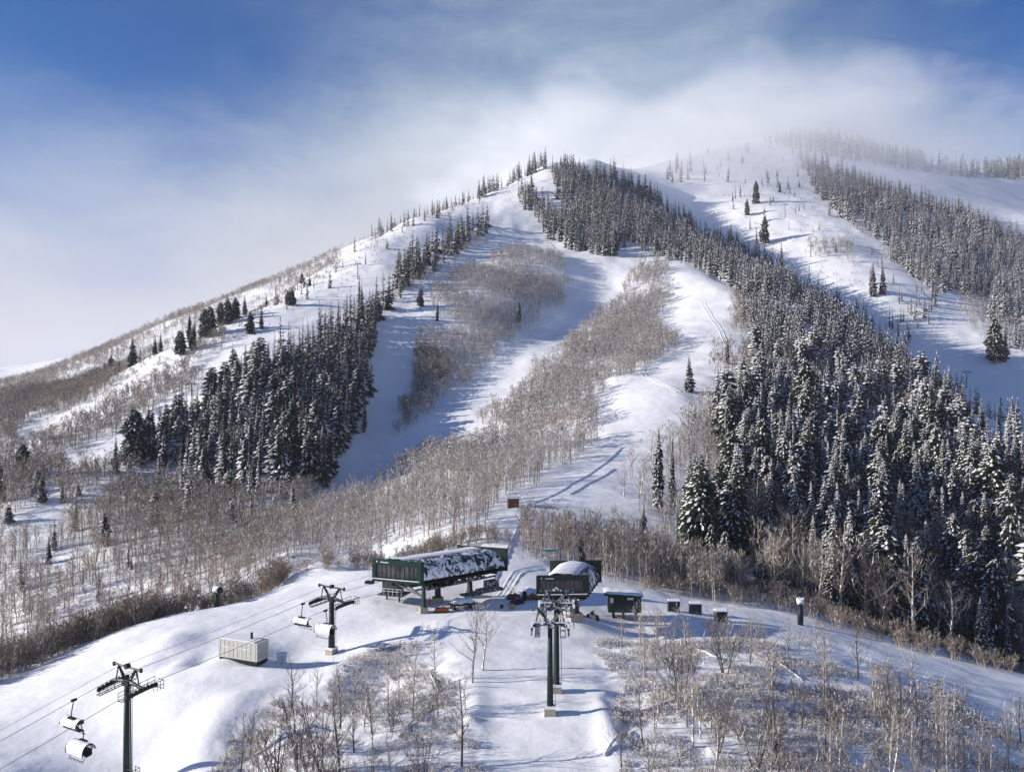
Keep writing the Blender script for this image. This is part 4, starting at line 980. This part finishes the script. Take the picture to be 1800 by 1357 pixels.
mb = MB(); mb.add([(-2.0,-1.9,2.85),(2.0,-1.9,2.85),(2.0,1.9,2.85),(-2.0,1.9,2.85),(-2.0,0,3.85),(2.0,0,3.85)], [(0,1,5,4),(2,3,4,5),(0,4,3),(1,2,5)]); mb.build('snow_cover', 'snow', e)
mb = MB(); mb.box((.5,-1.32,1.6), (.7,.05,.7)); mb.build('window', 'glass_dark', e)
mb = MB(); mb.box((-.7,-1.32,1.0), (.8,.05,1.9)); mb.build('door', 'bark_dark', e)
# ------------------------------------------------------------------ snow guns
def gun(px, Y, H, lab, rz, bare):
    x = PX(px, Y); e = empty('snow_gun', (x, Y, gz(x, Y)-.2), rz, lab, 'snow gun')
    mb = MB(); mb.tube([(0,0,0), (0,0,H*.45), (0,0,H)], [.48,.42,.34] if bare else [.55,.62,.4], 10); mb.build('post', 'black_steel', e, True)
    mb = MB(); mb.tube([(-.9,0,H+.55), (.75,0,H+.75)], [.5,.62], 16, cap=True); mb.build('barrel', 'white_paint', e, True)
    mb = MB(); mb.tube([(.74,0,H+.75), (.98,0,H+.78)], [.68,.68], 16); mb.tube([(-1.15,0,H+.52), (-.9,0,H+.55)], [.42,.56], 16); mb.build('nozzle_ring', 'black_steel', e, True)
    mb = MB(); mb.box((0,0,H+1.28), (1.5,.75,.22)); mb.build('snow_cap', 'snow', e)
    mb = MB(); mb.bar((0,-.5,H), (0,-.5,H+.6), .12); mb.bar((0,.5,H), (0,.5,H+.6), .12); mb.bar((0,-.5,H), (0,.5,H), .12); mb.build('yoke', 'black_steel', e)
gun(381, 175, 3.0, 'snow gun with round white barrel at the edge of the shrubs', -.5, True)
gun(1407, 174, 4.3, 'snow gun on thick black post at the right crest, snow on top', -.2, False)
# ------------------------------------------------------------------ snowmobiles and small things between the stations
def snowmobile(px, Y, rz, lab, colm):
    x = PX(px, Y); e = empty('snowmobile', (x, Y, gz(x, Y)), rz, lab, 'snowmobile')
    mb = MB(); mb.prism([(-1.3,.5),(-1.2,.8),(-.2,.85),(.2,1.15),(.7,1.0),(1.4,.55),(1.35,.35),(-1.2,.35)], -.42, .42); mb.build('body', colm, e)
    mb = MB(); mb.prism([(-1.6,.2),(-1.4,.02),(.3,0.0),(.45,.2),(.2,.42),(-1.4,.42)], -.28, .28); mb.build('track', 'black_steel', e)
    mb = MB(); mb.prism([(-1.1,.8),(-1.1,1.0),(-.2,1.02),(-.1,.85)], -.22, .22); mb.build('seat', 'seat_dark', e)
    mb = MB(); mb.prism([(.25,1.1),(.0,1.55),(.05,1.57),(.5,1.08)], -.33, .33); mb.build('windscreen', 'glass_dark', e)
    for s in (-1, 1):
        mb = MB(); mb.prism([(.4,.02),(1.55,.02),(1.8,.25),(1.75,.28),(1.5,.09),(.4,.09)], s*.5-.09, s*.5+.09); mb.bar((1.0,s*.5,.08), (.9,s*.3,.5), .06); mb.build('ski', 'black_steel', e)
snowmobile(903, 171, .2, 'orange snowmobile, left end of the row between the two stations', 'orange_paint')
snowmobile(922, 170, 1.5, 'black snowmobile in the middle of the row between the two stations', 'black_steel')
snowmobile(938, 169, 2.9, 'orange snowmobile half hidden behind the small station', 'orange_paint')
snowmobile(909, 166, 3.3, 'dark snowmobile parked in front of the left orange one', 'black_steel')
snowmobile(776, 160, .1, 'orange snowmobile under the long station near the person', 'orange_paint')
snowmobile(1042, 158, 2.2, 'dark snowmobile parked between small station and green hut', 'slate')
x = PX(900,163); e = empty('box', (x,163,gz(x,163)), .1, 'tan cardboard box on the snow before the snowmobiles', 'box')
mb = MB(); mb.box((0,0,.45), (.95,.7,.9)); mb.build('carton', 'wood_pale', e)
mb = MB(); mb.box((0,0,.905), (.12,.72,.02)); mb.build('tape', 'white_paint', e)
x = PX(882,164); e = empty('barrel', (x,164,gz(x,164)), 0, 'small dark drum left of the cardboard box', 'drum')
mb = MB(); mb.tube([(0,0,-.1),(0,0,.85)], .33, 12); mb.build('body', 'slate', e)
mb = MB(); mb.tube([(0,0,.84),(0,0,.94)], .34, 12); mb.build('lid', 'snow', e)
x = PX(812,163); e = empty('platform', (x,163,gz(x,163)), .5, 'snow covered loading platform under the long station', 'platform')
mb = MB(); mb.box((0,0,1.15), (4.6,2.4,.3))
for sx in (-1,1): mb.box((sx*1.9,0,.5), (.25,2.0,1.2))
mb.build('deck', 'black_steel', e)
mb = MB(); n = 8; vs = [(-2.3+4.6*i/n, -1.2+2.4*j/4, 1.3+(.75 if 0 < i < n and 0 < j < 4 else .08)+.12*math.sin(i*1.7+j)) for i in range(n+1) for j in range(5)]
mb.add(vs, [(i*5+j, (i+1)*5+j, (i+1)*5+j+1, i*5+j+1) for i in range(n) for j in range(4)]); mb.build('snow_cover', 'snow', e, True)
# ------------------------------------------------------------------ signs
def sign(px, Y, H, wd, ht, lab, mt, rz=0.0, cap=True, tilt=0.0):
    x = PX(px, Y); e = empty('sign', (x, Y, gz(x, Y)-.3), rz, lab, 'sign')
    for s in ((-1, 1) if wd > 2 else (0,)):
        mb = MB(); mb.tube([(s*wd*.3,0.08,0), (s*wd*.3,0.08,H)], .06, 6); mb.build('post', 'galv', e)
    mb = MB(); mb.add([(-wd/2,-.04,H-ht),(wd/2,-.04,H-ht-tilt),(wd/2,-.04,H-tilt),(-wd/2,-.04,H),(-wd/2,.04,H-ht),(wd/2,.04,H-ht-tilt),(wd/2,.04,H-tilt),(-wd/2,.04,H)], [(0,1,2,3),(7,6,5,4),(0,4,5,1),(1,5,6,2),(2,6,7,3),(3,7,4,0)]); mb.build('board', mt, e)
    if cap:
        mb = MB(); mb.box((-wd*.15,0,H+.08), (wd*.6,.2,.14)); mb.build('snow_cap', 'snow', e)
sign(516, 194, 4.6, .9, .5, 'small teal trail sign on thin post by the bright snow mound', 'teal_paint', cap=False)
sign(968, 192, 4.4, 2.9, .42, 'upper teal trail board with snow on it among aspens', 'teal_paint', .05)
sign(1027, 183, 4.5, 3.1, .42, 'lower teal and white trail board behind the small station', 'teal_paint', -.05, tilt=.2)
# ------------------------------------------------------------------ far lift towers
def far_tower(px, py, Y, hp, lab, rz):
    x = PX(px, Y); z = gz(x, Y); H = hp*.85*Y/F; e = empty('lift_tower', (x, Y, z), rz, lab, 'lift tower')
    mb = MB(); mb.tube([(0,0,-1),(0,0,H)], [.36,.28], 8); mb.build('mast', 'green_dark', e)
    mb = MB(); mb.tube([(-3.4,0,H),(3.4,0,H)], .22, 6); mb.build('crossarm', 'black_steel', e)
    for s in (-1, 1): mb = MB(); mb.box((s*3.2,0,H-.7), (.3,3.0,.45)); mb.build('sheave_train', 'black_steel', e)
for a in ((1380,382,1040,28,'highest lift tower on the far white slope',.3), (1425,450,920,24,'middle lift tower on the far slope below the highest one',.3),
          (1472,505,800,22,'lift tower whose head shows just above the dark ridge',.3), (1699,655,655,34,'lift tower rising behind the right forest near the gully',.3),
          (447,604,555,26,'lift tower right of the conifer pair on the white shoulder',-.6), (540,560,650,28,'lift tower at the top of the dark left forest',-.6),
          (629,505,700,32,'highest lift tower on the left shoulder',-.6), (337,712,470,26,'lift tower at the left end of the dark forest',-.6)): far_tower(*a)
# lift line across the far gully
# ------------------------------------------------------------------ fallen logs under snow
def log(a, b, r, lab):
    pa, pb = at(*a), at(*b); e = empty('fallen_log', pa, 0, lab, 'log'); d = pb-pa; n = 7; rg = random.Random(a[0])
    pts = []
    for i in range(n+1):
        p = pa+d*i/n; g = gz(p.x, p.y); pts.append(Vector((p.x, p.y, max(p.z, g)+.25+rg.uniform(-.05,.12)))-pa)
    mb = MB(); mb.tube(pts, [r*(1-.6*i/n) for i in range(n+1)], 8); mb.build('trunk', 'bark_snow', e, True)
    mb = MB(); mb.tube([p+Vector((0,0,r*.7)) for p in pts[:-1]], [r*.75*(1-.55*i/n)*rg.uniform(.8,1.15) for i in range(n)], 7); mb.build('snow_cover', 'snow', e, True)
    for k in range(2):
        q = pts[3+k]; mb = MB(); mb.tube([q, q+Vector((rg.uniform(-1,1), rg.uniform(-.4,.4), rg.uniform(.6,1.2)))], [r*.35,.02], 5); mb.build('branch_stub', 'bark_dark', e)
log((1120,113), (1268,119), .26, 'longest snow covered log across the right thicket')
log((1262,133), (1205,142), .16, 'slanting snowy log in the upper left of the right thicket')
log((1368,132), (1415,124), .14, 'thin dark log in the middle of the right thicket')
log((700,108), (757,118), .17, 'slanting snowy log on the left brushy bank')
log((655,98), (748,100), .17, 'low snowy log at the bottom of the left bank')
log((1062,101), (1112,108), .2, 'snowy log at the right edge of the groomed run')
log((770,121), (752,130), .17, 'short snowy log near the twin aspens')
# ------------------------------------------------------------------ the person by the station
def person(px, Y, lab):
    x = PX(px, Y); z = gz(x, Y)+.02; me = bpy.data.meshes.new('person')
    P = [((0,0,.95),.15),((0,0,1.2),.15),((0,-.01,1.42),.17),((0,-.01,1.53),.065),((0,-.02,1.66),.105),((0,-.02,1.74),.09),
         ((.10,0,.86),.10),((.12,-.02,.48),.07),((.13,0,.10),.055),((.13,-.14,.05),.05),
         ((-.10,0,.86),.10),((-.13,.03,.48),.07),((-.14,.05,.10),.055),((-.14,-.09,.05),.05),
         ((.20,0,1.44),.07),((.28,-.03,1.16),.055),((.26,-.20,.98),.04),((.25,-.27,.93),.035),
         ((-.20,0,1.44),.07),((-.28,.02,1.16),.055),((-.27,-.12,.95),.04),((-.26,-.18,.89),.035)]
    E = [(0,1),(1,2),(2,3),(3,4),(4,5),(0,6),(6,7),(7,8),(8,9),(0,10),(10,11),(11,12),(12,13),(2,14),(14,15),(15,16),(16,17),(2,18),(18,19),(19,20),(20,21)]
    me.from_pydata([p for p, _ in P], E, []); o = bpy.data.objects.new('tmp', me); COL.objects.link(o)
    o.modifiers.new('s', 'SKIN'); sub = o.modifiers.new('u', 'SUBSURF'); sub.levels = 2
    for i, (_, r) in enumerate(P): me.skin_vertices[0].data[i].radius = (r, r*.8); me.skin_vertices[0].data[i].use_root = (i == 0)
    dg = bpy.context.evaluated_depsgraph_get(); m2 = bpy.data.meshes.new_from_object(o.evaluated_get(dg)); bpy.data.objects.remove(o)
    m2.materials.clear()
    for n_ in ('red_cloth', 'dark_cloth', 'skin'): m2.materials.append(MATS[n_])
    for p in m2.polygons:
        c = p.center; p.material_index = 1 if c.z < .86 and abs(c.x) < .22 else 2 if (c.z > 1.5 or (c.z < .94 and abs(c.x) > .22)) else 0; p.use_smooth = True
    b = bpy.data.objects.new('person', m2); COL.objects.link(b); b.location = (x, Y, z); b.rotation_euler = (0,0,.5); b.scale = (1.08,)*3
    tag(b, lab, 'person')
    mb = MB(); n = 10
    for k in range(4):
        pass
    ring = [(.115*math.cos(a)*s, -.02+.125*math.sin(a)*s, zz) for zz, s in ((1.66,1.0),(1.76,.95),(1.84,.6),(1.87,.1)) for a in [i*2*math.pi/n for i in range(n)]]
    mb.add(ring, [(j*n+i, j*n+(i+1)%n, (j+1)*n+(i+1)%n, (j+1)*n+i) for j in range(3) for i in range(n)]); mb.build('helmet', 'dark_cloth', b, True)
person(755, 163.5, 'person in red jacket and dark trousers standing under the long station')
# rope fence beside the shed and bamboo poles along the run
def fence(pts, n, lab):
    P = [at(px, Y) for px, Y in pts]; e = empty('rope_fence', P[0], 0, lab, 'fence'); tops = []
    for i in range(n):
        t = i/(n-1)*(len(P)-1); k = min(int(t), len(P)-2); p = P[k].lerp(P[k+1], t-k); p.z = gz(p.x, p.y); p -= P[0]
        mb = MB(); mb.tube([p-Vector((0,0,.3)), p+Vector((0,0,1.3))], .045, 5); mb.build('post', 'wood', e); tops.append(p+Vector((0,0,1.15)))
    mb = MB()
    for a, b in zip(tops, tops[1:]): mb.tube([a, a.lerp(b, .5)-Vector((0,0,.15)), b], .022, 4)
    mb.build('rope', 'rope', e)
fence([(862,172), (884,188)], 5, 'low rope fence behind the right end of the long station')
# ------------------------------------------------------------------ tracks pressed into the snow
def track(pts, wd, hgt, lab):
    P = [Vector(at(px, Y)) for px, Y in pts]; Q = []
    for i in range(len(P)-1):
        n = max(2, int((P[i+1]-P[i]).length/1.2)); Q += [P[i].lerp(P[i+1], k/n) for k in range(n)]
    Q.append(P[-1]); S_ = [Q[max(0, i-2):i+3] for i in range(len(Q))]; Q = [sum(s, Vector())/len(s) for s in S_]
    prof_ = [(-1,-.15), (-.7,1), (-.5,.05), (-.12,.05), (0,.6), (.12,.05), (.5,.05), (.7,1), (1,-.15)]; vs = []; X = []; Y_ = []
    for i, p in enumerate(Q):
        d = Q[min(i+1, len(Q)-1)]-Q[max(i-1, 0)]; n = Vector((d.y, -d.x, 0)).normalized()
        for a, z in prof_: X.append(p.x+n.x*a*wd); Y_.append(p.y+n.y*a*wd); vs.append(z*hgt*(1+.35*math.sin(i*1.9+a)))
    Z = height(X, Y_)+np.array(vs)+.03; k = len(prof_); mb = MB()
    mb.add(list(zip(X, Y_, Z)), [(j*k+i, j*k+i+1, (j+1)*k+i+1, (j+1)*k+i) for j in range(len(Q)-1) for i in range(k-1)])
    tag(mb.build('path', 'snow', None, True), lab, 'path', kind='structure')
track([(1195,400), (1160,425), (1135,450), (1128,475), (1145,505), (1165,515)], 1.7, .3, 'snowcat track curving round the bend of the right run')
track([(1280,520), (1268,560), (1250,600), (1235,660)], 1.7, .32, 'snowcat track up the right run')
track([(865,178), (885,190), (905,215), (925,245), (985,262), (1030,285), (1095,330)], .5, .2, 'ski track climbing from the stations')
track([(1000,258), (1040,275), (1085,300)], .4, .18, 'ski track beside the climbing one')
track([(900,166), (960,163), (1040,160), (1130,165), (1300,172)], 1.5, .16, 'snowcat track past the stations')
track([(880,172), (912,186), (960,192), (1010,186)], 1.3, .16, 'snowcat track behind the small station')
track([(880,176), (925,178), (945,172)], 1.2, .18, 'snowcat turning track between the stations')
# ------------------------------------------------------------------ air
hz = MB(); hz.box((0, 4000, 80), (13200, 15200, 1010)); ho = hz.build('haze', 'snow'); ho.data.materials.clear()
m = bpy.data.materials.new('haze_air'); m.use_nodes = True; t = NT(m.node_tree); t.n.clear()
o_ = t.new('ShaderNodeOutputMaterial'); pv = t.new('ShaderNodeVolumePrincipled'); pv.inputs['Color'].default_value = (.86,.90,1,1); pv.inputs['Density'].default_value = 0.00005
pv.inputs['Anisotropy'].default_value = 0.0
t.l.new(pv.outputs[0], o_.inputs['Volume']); ho.data.materials.append(m); tag(ho, 'thin winter haze over the whole mountain', 'haze', kind='stuff')

# drifting cloud caught on the far summit
def fog(name, c, s, dens, sc, lab):
    bm_ = MB(); n1_, n2_ = 12, 24; vs = []
    for i in range(n1_+1):
        th = math.pi*i/n1_
        for j in range(n2_): a = 2*math.pi*j/n2_; vs.append((math.sin(th)*math.cos(a)*s[0], math.sin(th)*math.sin(a)*s[1], math.cos(th)*s[2]))
    bm_.add(vs, [(i*n2_+j, (i+1)*n2_+j, (i+1)*n2_+(j+1) % n2_, i*n2_+(j+1) % n2_) for i in range(n1_) for j in range(n2_)])
    ob = bm_.build(name, 'snow'); ob.data.materials.clear(); ob.location = c
    m = bpy.data.materials.new(name); m.use_nodes = True; t = NT(m.node_tree); t.n.clear()
    o_ = t.new('ShaderNodeOutputMaterial'); pv = t.new('ShaderNodeVolumePrincipled'); pv.inputs['Color'].default_value = (.985,.99,1,1); pv.inputs['Anisotropy'].default_value = 0.0
    oc = t.new('ShaderNodeTexCoord').outputs['Object']
    g = t.new('ShaderNodeVectorMath', operation='LENGTH'); t.put(g.inputs[0], t.mapping(oc, sc=(1/s[0], 1/s[1], 1/s[2])))
    nz = t.noise(t.mapping(oc, rot=(0, R(25), 0), sc=(1, 1, 2.0)), sc, 4, 0.6, 0.5)
    d = t.math('MULTIPLY', t.sstep(t.math('ADD', g.outputs[1], t.math('MULTIPLY', t.math('SUBTRACT', nz, .5), -1.7)), 1.0, .1), dens)
    t.put(pv.inputs['Density'], d); t.l.new(pv.outputs[0], o_.inputs['Volume']); ob.data.materials.append(m)
    tag(ob, lab, 'cloud', kind='stuff')
fog('fog', (330, 1330, 350), (560, 320, 150), 0.0062, 0.006, 'pale cloud drifting over the far summit ridge')
